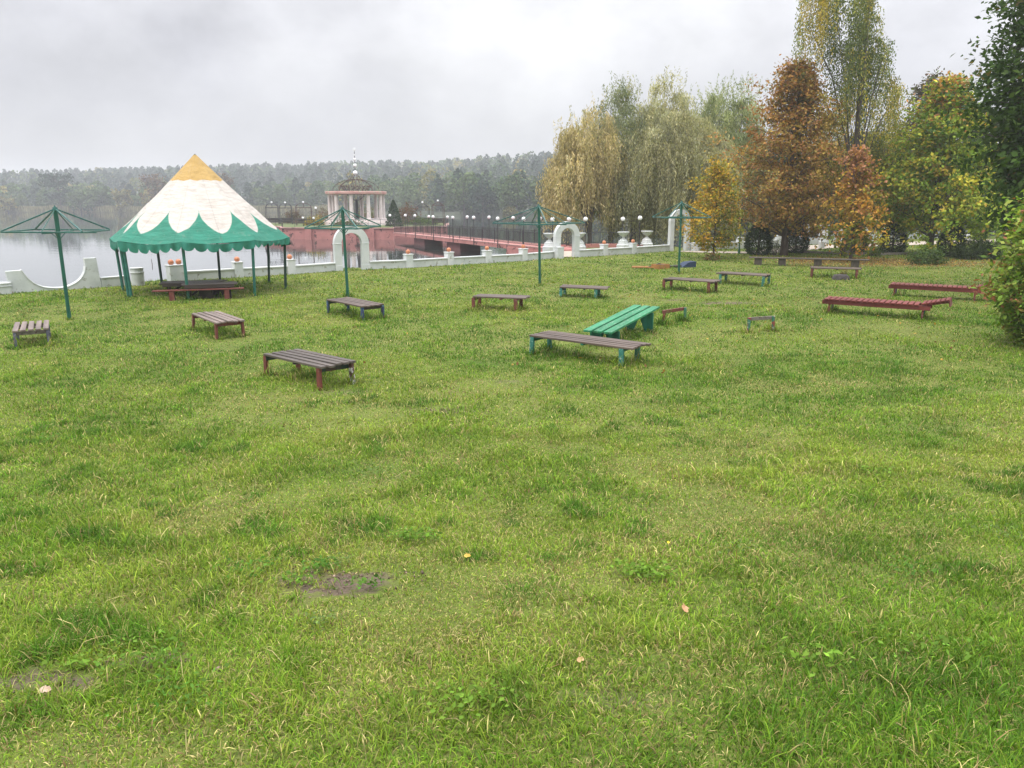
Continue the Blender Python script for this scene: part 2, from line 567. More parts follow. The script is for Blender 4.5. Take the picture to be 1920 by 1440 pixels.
def broadleaf(name, label, cat, loc, H, r0, prof, palette, nleaf, leaf, seed, nlimb=46, t0=.16, rise=.45, csize=.36, nc=8,
              squash=(1, 1), colfun=None, bark='bark', mat='leaf', group=None, up=.8, wl=.62, cj=.22, trunks=1, spray=0.0, lean=.02):
    """prof: (t, radius) pairs; colfun(rel xyz (n,3), r, base colours) -> colours"""
    r = np.random.default_rng(seed)
    root = thing(name, label, cat, loc, 0, group)
    mb = MB()
    paths = []
    for k in range(trunks):
        pts, rad = trunk_path(H, r0, r, lean)
        if trunks > 1:
            off = Vector((r.uniform(-.5, .5), r.uniform(-.3, .3), 0))
            pts = [p + off * (.35 + p.z / H) for p in pts]
        mb.tube(pts, rad, 9); paths.append(pts)
    pt, pr = [p[0] for p in prof], [p[1] for p in prof]
    C = []
    for i in range(nlimb):
        t = t0 + (1 - t0) * (i + r.uniform(.1, .9)) / nlimb
        az = i * 2.39996 + r.normal() * .25
        rad = float(np.interp(t, pt, pr)) * r.uniform(.62, 1.22)
        base = along(paths[i % trunks], max(H * .1, t * H - rise * rad - .25))
        end = Vector((math.cos(az) * rad * squash[0], math.sin(az) * rad * squash[1], t * H + r.normal() * .12 * rad))
        mid = base.lerp(end, .5) + Vector((r.normal() * .06 * rad, r.normal() * .06 * rad, .08 * rad))
        lr = max(.012, r0 * .32 * (1 - t * .7))
        mb.tube([base, mid, end], [lr, lr * .6, lr * .2], 5, cap=False)
        for k in range(nc):
            s = r.uniform(.22, 1.04) ** .75
            q = (base.lerp(mid, s * 2) if s < .5 else mid.lerp(end, s * 2 - 1))
            sp = .10 * rad + .16
            q = q + Vector((r.normal() * sp * 1.4, r.normal() * sp * 1.4, r.normal() * sp))
            C.append(q)
            if k % 3 == 0:
                mb.tube([mid.lerp(end, r.uniform(0, .8)), q], [lr * .3, lr * .12], 4, cap=False)
    mb.build('trunk', M[bark], root)
    C = np.array([tuple(c) for c in C])
    nC = len(C)
    ccol = pick(palette, nC, r)
    idx = r.integers(0, nC, nleaf)
    cs = csize * r.uniform(.6, 1.3, nC)
    off = r.normal(size=(nleaf, 3)) * cs[idx][:, None] * np.array([1, 1, .62])
    Pn = C[idx] + off
    if spray:
        Pn[:, 2] += spray * np.abs(r.normal(size=nleaf)) * (r.random(nleaf) < .15)
    cen = np.array([0, 0, H * .45])
    outw = unit(Pn - cen)
    N = unit(r.normal(size=(nleaf, 3)) * .9 + np.array([0, 0, up]) + outw * .5)
    A = np.cross(N, r.normal(size=(nleaf, 3)))
    col = ccol[idx]
    col = np.where((r.random(nleaf) < .3)[:, None], pick(palette, nleaf, r), col)
    if colfun is not None:
        rel = np.column_stack([Pn[:, 0], Pn[:, 1], Pn[:, 2] / H])
        col = colfun(rel, r, col)
    col = col * np.exp(r.normal(size=nleaf) * cj)[:, None]
    L = leaf * r.uniform(.65, 1.25, nleaf)
    leaves('crown', Pn, A, N, L, L * wl, np.clip(col, 0, .9), M[mat], root)
    return root


def weeping(name, label, cat, loc, lobes, palette, nstr, seed, H, r0, slen=(1.2, 3.4), step=.13, leaf=(.20, .05), bark='bark',
            group=None, out=.55, trunk_to=None, topspray=0, sun=None, mat='leaf_thin', cj=.2, limbs=14, spread=.07, zmin=.3, per=22, brad=.26):
    """lobes: ellipsoids (x, y, z, rx, ry, rz) that strands hang from"""
    r = np.random.default_rng(seed)
    root = thing(name, label, cat, loc, 0, group)
    mb = MB()
    pts, rad = trunk_path(H, r0, r, .03)
    mb.tube(pts, rad, 9)
    lob = np.array(lobes, float)
    wgt = lob[:, 3] * lob[:, 5]; wgt /= wgt.sum()
    for i in range(limbs):
        l = lob[r.choice(len(lob), p=wgt)]
        az = r.uniform(0, 2 * PI); el = r.uniform(.2, 1.2)
        e = Vector((l[0] + l[3] * .85 * math.cos(az) * math.cos(el), l[1] + l[4] * .85 * math.sin(az) * math.cos(el), l[2] + l[5] * .85 * math.sin(el)))
        b = along(pts, max(.6, min(H * .6, e.z * r.uniform(.2, .5))))
        m1 = b.lerp(e, .5) + Vector((0, 0, .12 * (e - b).length))
        mb.tube([b, m1, e], [r0 * .30, r0 * .15, .015], 6, cap=False)
    mb.build('trunk', M[bark], root)
        # strands hang in bunches that share a twig, a direction and a tint
    nb_ = max(12, nstr // per)
    kb = r.choice(len(lob), nb_, p=wgt); lb = lob[kb]
    db = unit(r.normal(size=(nb_, 3))); db[:, 2] = np.abs(db[:, 2]) * 1.1 - .35; db = unit(db)
    ob = lb[:, :3] + db * lb[:, 3:6] * (r.uniform(.5, 1.04, nb_)[:, None] ** .55)
    bi = r.integers(0, nb_, nstr)
    d = unit(db[bi] + r.normal(size=(nstr, 3)) * .22)
    o = ob[bi] + r.normal(size=(nstr, 3)) * np.array([brad, brad, brad * .7])
    ln = r.uniform(slen[0], slen[1], nstr)
    # clumped colours: neighbouring strands alike
    cl = (.55 * vnoise(o[:, 0] * 1.7 + o[:, 1], o[:, 2] + o[:, 1] * .7, 1.6, seed + 3) + .45 * r.random(nb_)[bi])
    pal = np.array([p[1] for p in palette])
    cid = np.clip((cl * 1.35 - .18 + r.normal(size=nstr) * .13) * len(pal), 0, len(pal) - 1).astype(int)
    scol = pal[cid] * np.exp(r.normal(size=nstr) * .10 + (r.normal(size=nb_) * .14)[bi])[:, None]
    hx = np.column_stack([d[:, 0], d[:, 1], np.zeros(nstr)]) * out + np.column_stack([r.normal(size=nstr) * .12, r.normal(size=nstr) * .12, np.zeros(nstr)])
    PP, AA, CC = [], [], []
    nmax = int(slen[1] / step) + 1
    for j in range(nmax):
        s = j * step
        ok = s < ln
        if not ok.any(): break
        u = s / np.maximum(ln, .1)
        p = o[ok] + hx[ok] * (np.minimum(s, 1.2) * (1.6 - .5 * np.minimum(s, 1.2)))[..., None] * 1.0
        p[:, 2] += .18 * math.sin(min(s, 1.0) * 2.4) - s * (.35 if s < .4 else 1) * 1.0 + (0 if s < .4 else .26)
        p += r.normal(size=p.shape) * spread
        a = np.column_stack([hx[ok][:, 0] * max(0, 1 - s), hx[ok][:, 1] * max(0, 1 - s), np.full(ok.sum(), -1.0)]) + r.normal(size=p.shape) * .38
        PP.append(p); AA.append(a); CC.append(scol[ok])
    if topspray:
        # upright shoots at the crown's tips
        tp = lob[lob[:, 2] + lob[:, 5] > (lob[:, 2] + lob[:, 5]).max() - 2.5]
        for q in range(topspray):
            t = tp[r.integers(len(tp))]
            b = np.array([t[0] + r.normal() * t[3] * .4, t[1] + r.normal() * t[4] * .4, t[2] + t[5] * r.uniform(.5, .95)])
            dv = np.array([r.normal() * .25, r.normal() * .25, 1.0])
            n = 16
            s = np.linspace(0, r.uniform(.6, 1.6), n)[:, None]
            PP.append(b + dv * s + r.normal(size=(n, 3)) * .05)
            AA.append(dv + r.normal(size=(n, 3)) * .6)
            CC.append(np.tile(pal[r.integers(len(pal))], (n, 1)))
    Pn, A, col = np.concatenate(PP), np.concatenate(AA), np.concatenate(CC)
    ok = Pn[:, 2] > zmin
    Pn, A, col = Pn[ok], A[ok], col[ok]
    n = len(Pn)
    N = r.normal(size=(n, 3)) + np.array([0, 0, .25])
    col = col * np.exp(r.normal(size=n) * cj)[:, None]
    L = leaf[0] * r.uniform(.7, 1.3, n)
    leaves('crown', Pn, A, N, L, L * leaf[1] / leaf[0], np.clip(col, 0, .9), M[mat], root)
    return root


def evergreen(name, label, cat, loc, H, rad, n, seed, col=(.018, .04, .014), leaf=.12, power=.55, group=None, cone=False, lump=.12, mat='needle', zb=.0):
    """dense clipped-looking conifer: sprays in a shell round a dark stem"""
    r = np.random.default_rng(seed)
    root = thing(name, label, cat, loc, 0, group)
    mb = MB(); mb.tube([(0, 0, -.2), (0, 0, H * .5), (0, 0, H * .92)], [.07 * rad + .03, .05, .012], 7)
    mb.build('trunk', M['bark'], root)
    t = r.random(n)
    az = r.uniform(0, 2 * PI, n)
    pr = (1 - t) ** .85 * (1 - zb * 0) if cone else (np.sin(np.clip(t, 0, 1) ** .62 * PI) ** power) * .999
    lum = 1 + lump * (vnoise(az * 2.2, t * 9, 1.0, seed) - .5) * 2 + lump * .7 * (vnoise(az * 6, t * 22, 1.0, seed + 1) - .5) * 2
    shell = np.clip(1 - np.abs(r.normal(size=n)) * .16, .2, 1.06)
    if cone:
        shell *= .82 + .18 * np.abs(np.sin(t * 24 + az))
    rr = rad * (pr * .96 + .04) * lum * shell
    p = np.column_stack([rr * np.cos(az), rr * np.sin(az), t * H + r.normal(size=n) * .03])
    o = np.column_stack([np.cos(az), np.sin(az), np.full(n, -.25 if cone else .9)])
    A = o + r.normal(size=(n, 3)) * .45
    N = r.normal(size=(n, 3)) + np.column_stack([np.cos(az), np.sin(az), np.full(n, .3)])
    c = np.array(col)[None] * np.exp(r.normal(size=(n, 1)) * .3) * (.75 + .6 * vnoise(az * 4, t * 12, 1.0, seed + 5))[:, None]
    leaves('foliage', p, A, N, leaf * r.uniform(.6, 1.3, n), leaf * .45, c, M[mat], root)
    return root


def bush(name, label, cat, loc, rx, ry, rz, n, leaf, palette, seed, mat='leaf', group=None, stems=9, csize=.16, nc=90, up=.6, wl=.55, taper=0.0):
    r = np.random.default_rng(seed)
    root = thing(name, label, cat, loc, 0, group)
    mb = MB()
    d = unit(r.normal(size=(nc, 3))); d[:, 2] = np.abs(d[:, 2])
    C = d * np.array([rx, ry, rz]) * (r.uniform(.25, 1.05, nc)[:, None] ** .5)
    C[:, 2] += rz * .06
    for i in range(min(stems, nc)):
        e = Vector(C[i]); mb.tube([(r.normal() * .08 * rx, r.normal() * .08 * ry, -.1), e * .5 + Vector((0, 0, .1 * rz)), e], [.018 + .008 * rz, .012, .005], 5, cap=False)
    mb.build('stems', M['bark'], root)
    idx = r.integers(0, nc, n)
    cs = csize * (.6 + .7 * r.random(nc))
    p = C[idx] + r.normal(size=(n, 3)) * cs[idx][:, None]
    p[:, 2] = np.abs(p[:, 2]) + .01
    if taper:
        p[:, :2] *= (.35 + .65 * np.clip(p[:, 2] / taper, 0, 1))[:, None]
    N = unit(r.normal(size=(n, 3)) + np.array([0, 0, up]) + unit(p) * .6)
    A = np.cross(N, r.normal(size=(n, 3)))
    cc = pick(palette, nc, r)[idx]
    cc = np.where((r.random(n) < .35)[:, None], pick(palette, n, r), cc) * np.exp(r.normal(size=n) * .22)[:, None]
    L = leaf * r.uniform(.6, 1.25, n)
    leaves('foliage', p, A, N, L, L * wl, np.clip(cc, 0, .9), M[mat], root)
    return root

# ================================================================== camera, light, world
cam = bpy.data.cameras.new('camera')
cam.sensor_width = 36.0
cam.lens = F_PX / 1920 * 36.0
cam.clip_start = .05; cam.clip_end = 3000
co = bpy.data.objects.new('camera', cam); COL.objects.link(co)
co.location = (0, 0, EYE); co.rotation_euler = (PI / 2 - PITCH, 0, 0)
scene.camera = co

SUN_EL, SUN_AZ = R(60), R(-130)      # azimuth measured from +Y towards +X: behind the viewer, to the left
sd = bpy.data.lights.new('sun', 'SUN')
sd.energy = 1.5; sd.angle = R(12); sd.color = (1.0, .95, .88)
so = bpy.data.objects.new('sun', sd); COL.objects.link(so)
dirv = Vector((math.sin(SUN_AZ) * math.cos(SUN_EL), math.cos(SUN_AZ) * math.cos(SUN_EL), math.sin(SUN_EL)))
so.rotation_euler = dirv.to_track_quat('Z', 'Y').to_euler()
so.location = (0, 0, 40)

w = bpy.data.worlds.new('World'); scene.world = w
w.use_nodes = True
nt = w.node_tree
for n in list(nt.nodes): nt.nodes.remove(n)
wout = nt.nodes.new('ShaderNodeOutputWorld')
sky = nt.nodes.new('ShaderNodeTexSky'); sky.sky_type = 'NISHITA'; sky.sun_disc = False
sky.sun_elevation = SUN_EL; sky.sun_rotation = SUN_AZ
b1 = nt.nodes.new('ShaderNodeBackground'); b1.inputs['Strength'].default_value = .10
nt.links.new(sky.outputs[0], b1.inputs['Color'])
tc = nt.nodes.new('ShaderNodeTexCoord')
sx = nt.nodes.new('ShaderNodeSeparateXYZ'); nt.links.new(tc.outputs['Generated'], sx.inputs[0])
mp = nt.nodes.new('ShaderNodeMapping'); mp.inputs['Scale'].default_value = (1.0, 1.0, 1.45); mp.inputs['Location'].default_value = (3.1, 1.7, .4)
nt.links.new(tc.outputs['Generated'], mp.inputs['Vector'])
n1 = nt.nodes.new('ShaderNodeTexNoise'); n1.inputs['Scale'].default_value = 2.6; n1.inputs['Detail'].default_value = 5; n1.inputs['Roughness'].default_value = .5
n1.inputs['Distortion'].default_value = .3
nt.links.new(mp.outputs[0], n1.inputs['Vector'])
n2 = nt.nodes.new('ShaderNodeTexNoise'); n2.inputs['Scale'].default_value = 7.0; n2.inputs['Detail'].default_value = 6; n2.inputs['Roughness'].default_value = .55
nt.links.new(mp.outputs[0], n2.inputs['Vector'])
# overcast brightness: dim at the horizon, about three times as bright overhead
el = mth(nt, 'MAXIMUM', sx.outputs[2], 0.0)
lum = mth(nt, 'ADD', mth(nt, 'ADD', .50, mth(nt, 'MULTIPLY', el, .55)), mth(nt, 'MULTIPLY', mth(nt, 'MULTIPLY', el, el), 2.4))
side = mth(nt, 'ADD', 1.0, mth(nt, 'MULTIPLY', sx.outputs[0], .22))
cl = mth(nt, 'ADD', mth(nt, 'MULTIPLY', mth(nt, 'SUBTRACT', n1.outputs['Fac'], .5), .72), mth(nt, 'MULTIPLY', mth(nt, 'SUBTRACT', n2.outputs['Fac'], .5), .6))
cl = mth(nt, 'MULTIPLY', cl, mth(nt, 'ADD', .42, mth(nt, 'MINIMUM', mth(nt, 'MULTIPLY', el, 4.5), .8)))
lum = mth(nt, 'MULTIPLY', mth(nt, 'MULTIPLY', lum, side), mth(nt, 'ADD', 1.0, cl))
cc = mixc(nt, 1.0, ramp(nt, n1.outputs['Fac'], [(.3, (.93, .93, 1.0)), (.7, (1.0, 1.0, 1.02))]), (1, 1, 1), 'MULTIPLY')
b2 = nt.nodes.new('ShaderNodeBackground')
nt.links.new(cc, b2.inputs['Color']); nt.links.new(lum, b2.inputs['Strength'])
ms = nt.nodes.new('ShaderNodeMixShader'); ms.inputs[0].default_value = .94
nt.links.new(b1.outputs[0], ms.inputs[1]); nt.links.new(b2.outputs[0], ms.inputs[2]); nt.links.new(ms.outputs[0], wout.inputs['Surface'])

scene.view_settings.view_transform = 'Standard'
scene.view_settings.look = 'None'
scene.view_settings.exposure = 0.33
scene.view_settings.gamma = 1.0
scene.render.engine = 'CYCLES'
scene.cycles.max_bounces = 6; scene.cycles.diffuse_bounces = 3; scene.cycles.glossy_bounces = 3
scene.cycles.transmission_bounces = 3; scene.cycles.transparent_max_bounces = 4; scene.cycles.volume_bounces = 1
scene.cycles.use_denoising = True
scene.cycles.denoiser = 'OPENIMAGEDENOISE'
scene.cycles.denoising_input_passes = 'RGB_ALBEDO_NORMAL'
scene.cycles.denoising_prefilter = 'ACCURATE'
scene.cycles.caustics_reflective = False; scene.cycles.caustics_refractive = False

FEET, BEDS = [], []

# ================================================================== ground
DIRT = [(T(640, 1098), .34, .21, .95), (T(580, 1085), .30, .2, .6), (T(700, 1080), .3, .1, .6), (T(90, 1283), .32, .16, .85), (T(290, 1240), .25, .12, .6), (T(1362, 569), 1.2, .45, .9),
        (T(1270, 563), .5, .3, .6), (T(835, 771), .3, .2, .5), (T(955, 716), .35, .2, .4), (T(640, 735), .6, .25, .35), (T(1140, 1310), .3, .12, .4)]
LITTER = (P(1640, 491), 7.5, 4.6)


def dirt_mask(x, y):
    m = np.zeros_like(x)
    wob = (vnoise(x, y, .10, 31) - .5) * 1.7 + (vnoise(x, y, .32, 32) - .5) * 1.2 + (vnoise(x, y, .035, 34) - .5) * .8
    for c, rx, ry, s in DIRT:
        d = np.sqrt(((x - c.x) / rx) ** 2 + ((y - c.y) / ry) ** 2)
        m = np.maximum(m, s * (1 - sstep(.55, 1.25, d + wob)))
    return m


def litter_mask(x, y):
    c, rx, ry = LITTER
    d = np.sqrt(((x - c.x) / rx) ** 2 + ((y - c.y) / ry) ** 2) + (vnoise(x, y, 1.6, 33) - .5) * .7
    return 1 - sstep(.45, 1.15, d)


PATH_PX = [(1275, 471.5, .5), (1340, 474, .8), (1420, 474, 1.0), (1480, 468, 1.4), (1535, 463, 1.6), (1600, 461, 1.6), (1700, 457, 1.6), (1830, 453, 1.6), (1960, 450, 1.6)]
PATH = [(P(a, b), c) for a, b, c in PATH_PX]


def path_mask(x, y):
    m = np.zeros_like(x)
    for (a, wa), (b, wb) in zip(PATH, PATH[1:]):
        ax, ay, bx, by = a.x, a.y, b.x, b.y
        t = np.clip(((x - ax) * (bx - ax) + (y - ay) * (by - ay)) / ((bx - ax) ** 2 + (by - ay) ** 2), 0, 1)
        d = np.hypot(x - ax - t * (bx - ax), y - ay - t * (by - ay))
        m = np.maximum(m, d < (wa + (wb - wa) * t) * .8)
    return m


def axis_vals(*parts):
    return np.unique(np.round(np.concatenate([np.asarray(p, float) for p in parts]), 4))


gx = axis_vals([-900, -500, -300, -180, -110, -75], np.arange(-55, 56, .45), [60, 66, 75, 90, 110, 150, 220, 350, 600, 900])
gy = axis_vals([-250, -120, -60, -30, -15, -8, -4], np.arange(-2, 24, .28), np.arange(24, 70, .45), [72, 76, 82, 90, 105, 130, 170, 230, 320, 450, 700, 1000])
X, Y = np.meshgrid(gx, gy)
Z = gz(X.ravel(), Y.ravel())
V = np.column_stack([X.ravel(), Y.ravel(), Z])
nx, ny = len(gx), len(gy)
I = np.arange(nx * ny).reshape(ny, nx)
Q = np.stack([I[:-1, :-1], I[:-1, 1:], I[1:, 1:], I[1:, :-1]], -1).reshape(-1, 4)


def ground_mat():
    m, nt, b = new_mat('lawn_soil')
    v = wpos(nt)
    sp = nt.nodes.new('ShaderNodeSeparateXYZ'); nt.links.new(v, sp.inputs[0])
    big = noise(nt, v, .55, 4, .6); mid = noise(nt, v, 4.5, 5, .65); fine = noise(nt, v, 45, 5, .7)
    col = ramp(nt, big, [(.32, (.12, .17, .032)), (.5, (.16, .20, .04)), (.68, (.20, .21, .06))])
    col = mixc(nt, ramp(nt, mid, [(.4, (0, 0, 0)), (.7, (.6, .6, .6))]), col, (.085, .095, .03))
    col = mixc(nt, ramp(nt, fine, [(.45, (0, 0, 0)), (.7, (.75, .75, .75))]), col, (.045, .05, .018))

    def ell(c, rx, ry, lo, hi, ns, amt):
        dx = mth(nt, 'DIVIDE', mth(nt, 'SUBTRACT', sp.outputs[0], c.x), rx)
        dy = mth(nt, 'DIVIDE', mth(nt, 'SUBTRACT', sp.outputs[1], c.y), ry)
        d = mth(nt, 'SQRT', mth(nt, 'ADD', mth(nt, 'MULTIPLY', dx, dx), mth(nt, 'MULTIPLY', dy, dy)))
        d = mth(nt, 'ADD', d, mth(nt, 'MULTIPLY', mth(nt, 'SUBTRACT', noise(nt, v, ns, 4, .6), .5), amt))
        return ramp(nt, mth(nt, 'MULTIPLY', d, .5), [(lo * .5, (1, 1, 1)), (hi * .5, (0, 0, 0))])
    soil = ramp(nt, fine, [(.3, (.065, .046, .034)), (.5, (.125, .092, .07)), (.7, (.185, .14, .11))])
    for c, rx, ry, s in DIRT:
        col = mixc(nt, mixc(nt, 1.0, ell(c, rx, ry, .55, 1.0, 8, 2.4), (s, s, s), 'MULTIPLY'), col, soil)
    c, rx, ry = LITTER
    lit = ramp(nt, fine, [(.35, (.10, .07, .035)), (.6, (.17, .11, .055))])
    col = mixc(nt, mixc(nt, 1.0, ell(c, rx, ry, .45, 1.1, .8, .8), (.5, .5, .5), 'MULTIPLY'), col, lit)
    nt.links.new(col, b.inputs['Base Color'])
    b.inputs['Roughness'].default_value = .95
    b.inputs['Specular IOR Level'].default_value = .15
    bump(nt, b, fine, .8, .02)
    return m


kind(np_mesh('ground', V, Q, None, ground_mat(), None, None, True), 'structure')

# water
m, nt, b = new_mat('lake_water')
b.inputs['Base Color'].default_value = (.030, .040, .036, 1)
b.inputs['Roughness'].default_value = .035
b.inputs['IOR'].default_value = 1.333
v = wpos(nt, (.35, 1.5, 1))
h = mth(nt, 'ADD', noise(nt, v, .55, 3, .5), mth(nt, 'MULTIPLY', noise(nt, v, 3.2, 2, .5), .22))
calm = noise(nt, wpos(nt, (.012, .05, 1)), 1.0, 3, .5)
bm_ = nt.nodes.new('ShaderNodeBump'); bm_.inputs['Distance'].default_value = .03
nt.links.new(ramp(nt, calm, [(.42, (.05, .05, .05)), (.62, (.22, .22, .22))]), bm_.inputs['Strength'])
nt.links.new(h, bm_.inputs['Height']); nt.links.new(bm_.outputs[0], b.inputs['Normal'])
mb = MB()
mb.add([(-700, -60, WATER_Z), (500, -60, WATER_Z), (500, 700, WATER_Z), (-700, 700, WATER_Z)], [(0, 1, 2, 3)])
gl = nt.nodes.new('ShaderNodeBsdfGlossy'); gl.inputs['Roughness'].default_value = .035; gl.inputs['Color'].default_value = (.96, .97, .98, 1)
nt.links.new(bm_.outputs[0], gl.inputs['Normal'])
mx_ = nt.nodes.new('ShaderNodeMixShader'); mx_.inputs[0].default_value = .45
nt.links.new(b.outputs[0], mx_.inputs[1]); nt.links.new(gl.outputs[0], mx_.inputs[2]); nt.links.new(mx_.outputs[0], nt.nodes['Material Output'].inputs['Surface'])
kind(mb.build('water', m), 'structure')


# far bank and wooded hill
def bank_y(x):
    return np.interp(x, [-400, -200, -60, -20, 15, 40, 70, 110, 200, 400], [300, 285, 275, 215, 175, 135, 110, 100, 105, 120])


def hill_z(x, y):
    d = y - bank_y(x)
    rise = np.interp(x, [-700, -450, -300, -150, 0, 200, 400], [5, 8, 13, 17, 18, 15, 10])
    return WATER_Z - .6 + 1.6 * sstep(-2, 6, d) + rise * sstep(45, 400, d) + (vnoise(x, y, 30, 8) - .5) * 1.5 * sstep(5, 40, d)


hx = np.linspace(-760, 700, 110); ht = np.concatenate([[-8, -3, 0, 3, 7], np.arange(14, 580, 14)])
HX, HT = np.meshgrid(hx, ht)
HY = bank_y(HX) + HT
V = np.column_stack([HX.ravel(), HY.ravel(), hill_z(HX.ravel(), HY.ravel())])
I = np.arange(V.shape[0]).reshape(len(ht), len(hx))
Q = np.stack([I[:-1, :-1], I[:-1, 1:], I[1:, 1:], I[1:, :-1]], -1).reshape(-1, 4)
kind(np_mesh('hills', V, Q, None, M['reed_base'], None, None, True), 'structure')

# sand path
V, Q = [], []
for i in range(len(PATH)):
    p, wd = PATH[i]
    a = PATH[max(i - 1, 0)][0]; c = PATH[min(i + 1, len(PATH) - 1)][0]
    t = (c - a); t.z = 0; t.normalize(); nn = Vector((-t.y, t.x, 0))
    for s in np.linspace(-1, 1, 5):
        q = p + nn * wd * s * random.uniform(.9, 1.05)
        V.append((q.x, q.y, gzs(q.x, q.y) + .03))
    if i:
        for k in range(4):
            a0 = (i - 1) * 5 + k
            Q.append((a0, a0 + 1, a0 + 6, a0 + 5))
kind(np_mesh('path', np.array(V), np.array(Q), None, M['sand']), 'structure')
# sandy strip leading through the middle arch to the bridge
a, c = P(1062, 483), P(1075, 468)
nn = Vector((.55, 0, 0))
vs = []
for p in (a, a.lerp(c, .5), c):
    for s in (-1, 1):
        q = p + nn * s
        vs.append((q.x, q.y, gzs(q.x, q.y) + .035))
mb = MB(); mb.add(vs, [(0, 1, 3, 2), (2, 3, 5, 4)])
kind(mb.build('path', M['sand']), 'structure')

# ================================================================== grass
def grass():
    r = np.random.default_rng(5)
    bands = [(1.7, 4.2, 10000, .0042, .062), (4.2, 6.5, 6600, .0051, .061), (6.5, 10, 3700, .0067, .059), (10, 16, 1650, .0095, .060),
             (16, 26, 720, .0135, .060), (26, 40, 260, .023, .062), (40, 58, 90, .04, .065)]
    XS, YS, WS, LS = [], [], [], []
    for y0, y1, den, wd, ln in bands:
        n = int(den * ((y1 ** 2 - y0 ** 2) * .76 + 5.6 * (y1 - y0)))
        u = r.random(n)
        y = np.sqrt(y0 ** 2 + u * (y1 ** 2 - y0 ** 2))
        x = (r.random(n) * 2 - 1) * (y * .76 + 2.8)
        XS.append(x); YS.append(y); WS.append(np.full(n, wd)); LS.append(np.full(n, ln))
    x, y, wd, ln = map(np.concatenate, (XS, YS, WS, LS))
    # taller tufts round the feet of the furniture
    for (fx, fy) in FEET:
        n = 90 if fy < 22 else 34
        x = np.append(x, fx + r.normal(size=n) * .09); y = np.append(y, fy + r.normal(size=n) * .09)
        wd = np.append(wd, np.full(n, .004 + fy * .00055)); ln = np.append(ln, np.full(n, .185))
    # longer, denser grass added under the beds to deepen the shade there
    for (bx, by, rz, L_, W_) in BEDS:
        n = int(520 * max(.35, 1 - by / 45))
        u, v_ = (r.random(n) - .5) * L_, (r.random(n) - .5) * W_
        x = np.append(x, bx + u * math.cos(rz) - v_ * math.sin(rz)); y = np.append(y, by + u * math.sin(rz) + v_ * math.cos(rz))
        wd = np.append(wd, np.full(n, .004 + by * .0005)); ln = np.append(ln, np.full(n, .15))
    # clump: pull blades towards tuft centres
    d = y - wall_y(x)
    keep = (d < .15 + 1.9 * (x < -7.5)) & (r.random(len(x)) > dirt_mask(x, y) * 1.02) & ~(path_mask(x, y) > .5) & (r.random(len(x)) > litter_mask(x, y) * .55)
    clump = vnoise(x, y, .16, 21) * .6 + vnoise(x, y, .05, 22) * .4
    keep &= r.random(len(x)) < .40 + clump * 1.2
    x, y, wd, ln, clump = x[keep], y[keep], wd[keep], ln[keep], clump[keep]
    n = len(x)
    hgt = vnoise(x, y, .9, 23); tuft = vnoise(x, y, .28, 24)
    worn = sstep(.50, .80, vnoise(x, y, 2.2, 43) * .55 + vnoise(x, y, .7, 44) * .45)
    ln = ln * (1 - .45 * worn)
    L = ln * np.exp(r.normal(size=n) * .38) * (.55 + .55 * hgt + .75 * np.clip(tuft - .45, 0, 1) * 1.6)
    W = wd * np.exp(r.normal(size=n) * .25)
    near = y < 10
    az = r.random(n) * 2 * PI + (vnoise(x, y, .22, 25) - .5) * 3
    lean = np.clip(np.abs(r.normal(size=n)) * .9 + .45, .1, 1.9)
    hd = np.column_stack([np.cos(az), np.sin(az), np.zeros(n)])
    sd_ = np.column_stack([-np.sin(az), np.cos(az), np.zeros(n)])
    twist = r.normal(size=n) * .7
    sd_ = sd_ * np.cos(twist)[:, None] + hd * np.sin(twist)[:, None]
    base = np.column_stack([x, y, gz(x, y) - .008])
    up = np.array([0, 0, 1.0])
    a1, a2, a3 = lean * .35, lean * .85, lean * 1.35

    def step(a, f): return (hd * np.sin(a)[:, None] + up * np.cos(a)[:, None]) * (L * f)[:, None]
    p1 = base + step(a1, .38); p2 = p1 + step(a2, .34); p3 = p2 + step(np.clip(a3, 0, 1.9), .28)
    p3[:, 2] = np.maximum(p3[:, 2], base[:, 2] + .012); p2[:, 2] = np.maximum(p2[:, 2], base[:, 2] + .014)
    w = (W * .5)[:, None]
    V = np.stack([base - sd_ * w * .8, base + sd_ * w * .8, p1 - sd_ * w, p1 + sd_ * w, p2 - sd_ * w * .75, p2 + sd_ * w * .75, p3], 1)
    # colours
    g1, g2, g3, st, br = map(np.array, ((.070, .170, .011), (.165, .282, .022), (.275, .34, .045), (.50, .42, .18), (.25, .17, .08)))
    pt = vnoise(x, y, 2.6, 26) * .5 + vnoise(x, y, .8, 27) * .3 + vnoise(x, y, 9, 28) * .35
    t = np.clip(pt * 1.5 - .42 + r.normal(size=n) * .28, 0, 1)[:, None]
    col = np.where(t < .5, g1 + (g2 - g1) * t * 2, g2 + (g3 - g2) * (t * 2 - 1))
    tall = sstep(.55, .85, tuft)[:, None] * sstep(.3, .7, vnoise(x, y, 1.3, 41))[:, None]
    col = col * (1 - tall) + g1 * 1.05 * tall
    col = col * (.80 + .40 * vnoise(x, y, .5, 42) ** 1.0)[:, None]
    dry = r.random(n) < (.055 + .16 * worn) * np.where(y > 14, .75, 1) + .16 * np.clip(pt - .45, 0, 1) + .10 * (vnoise(x, y, .35, 29) > .68)
    col = np.where(dry[:, None], st * (.6 + .6 * r.random((n, 1))), col)
    bro = r.random(n) < .03 + .10 * worn
    col = np.where(bro[:, None], br, col)
    lm = litter_mask(x, y) * r.random(n)
    col = np.where((lm > .55)[:, None], br * .8, col)
    col = col * np.exp(r.normal(size=n) * .27)[:, None]
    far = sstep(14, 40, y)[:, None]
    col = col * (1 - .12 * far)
    root_d = .36
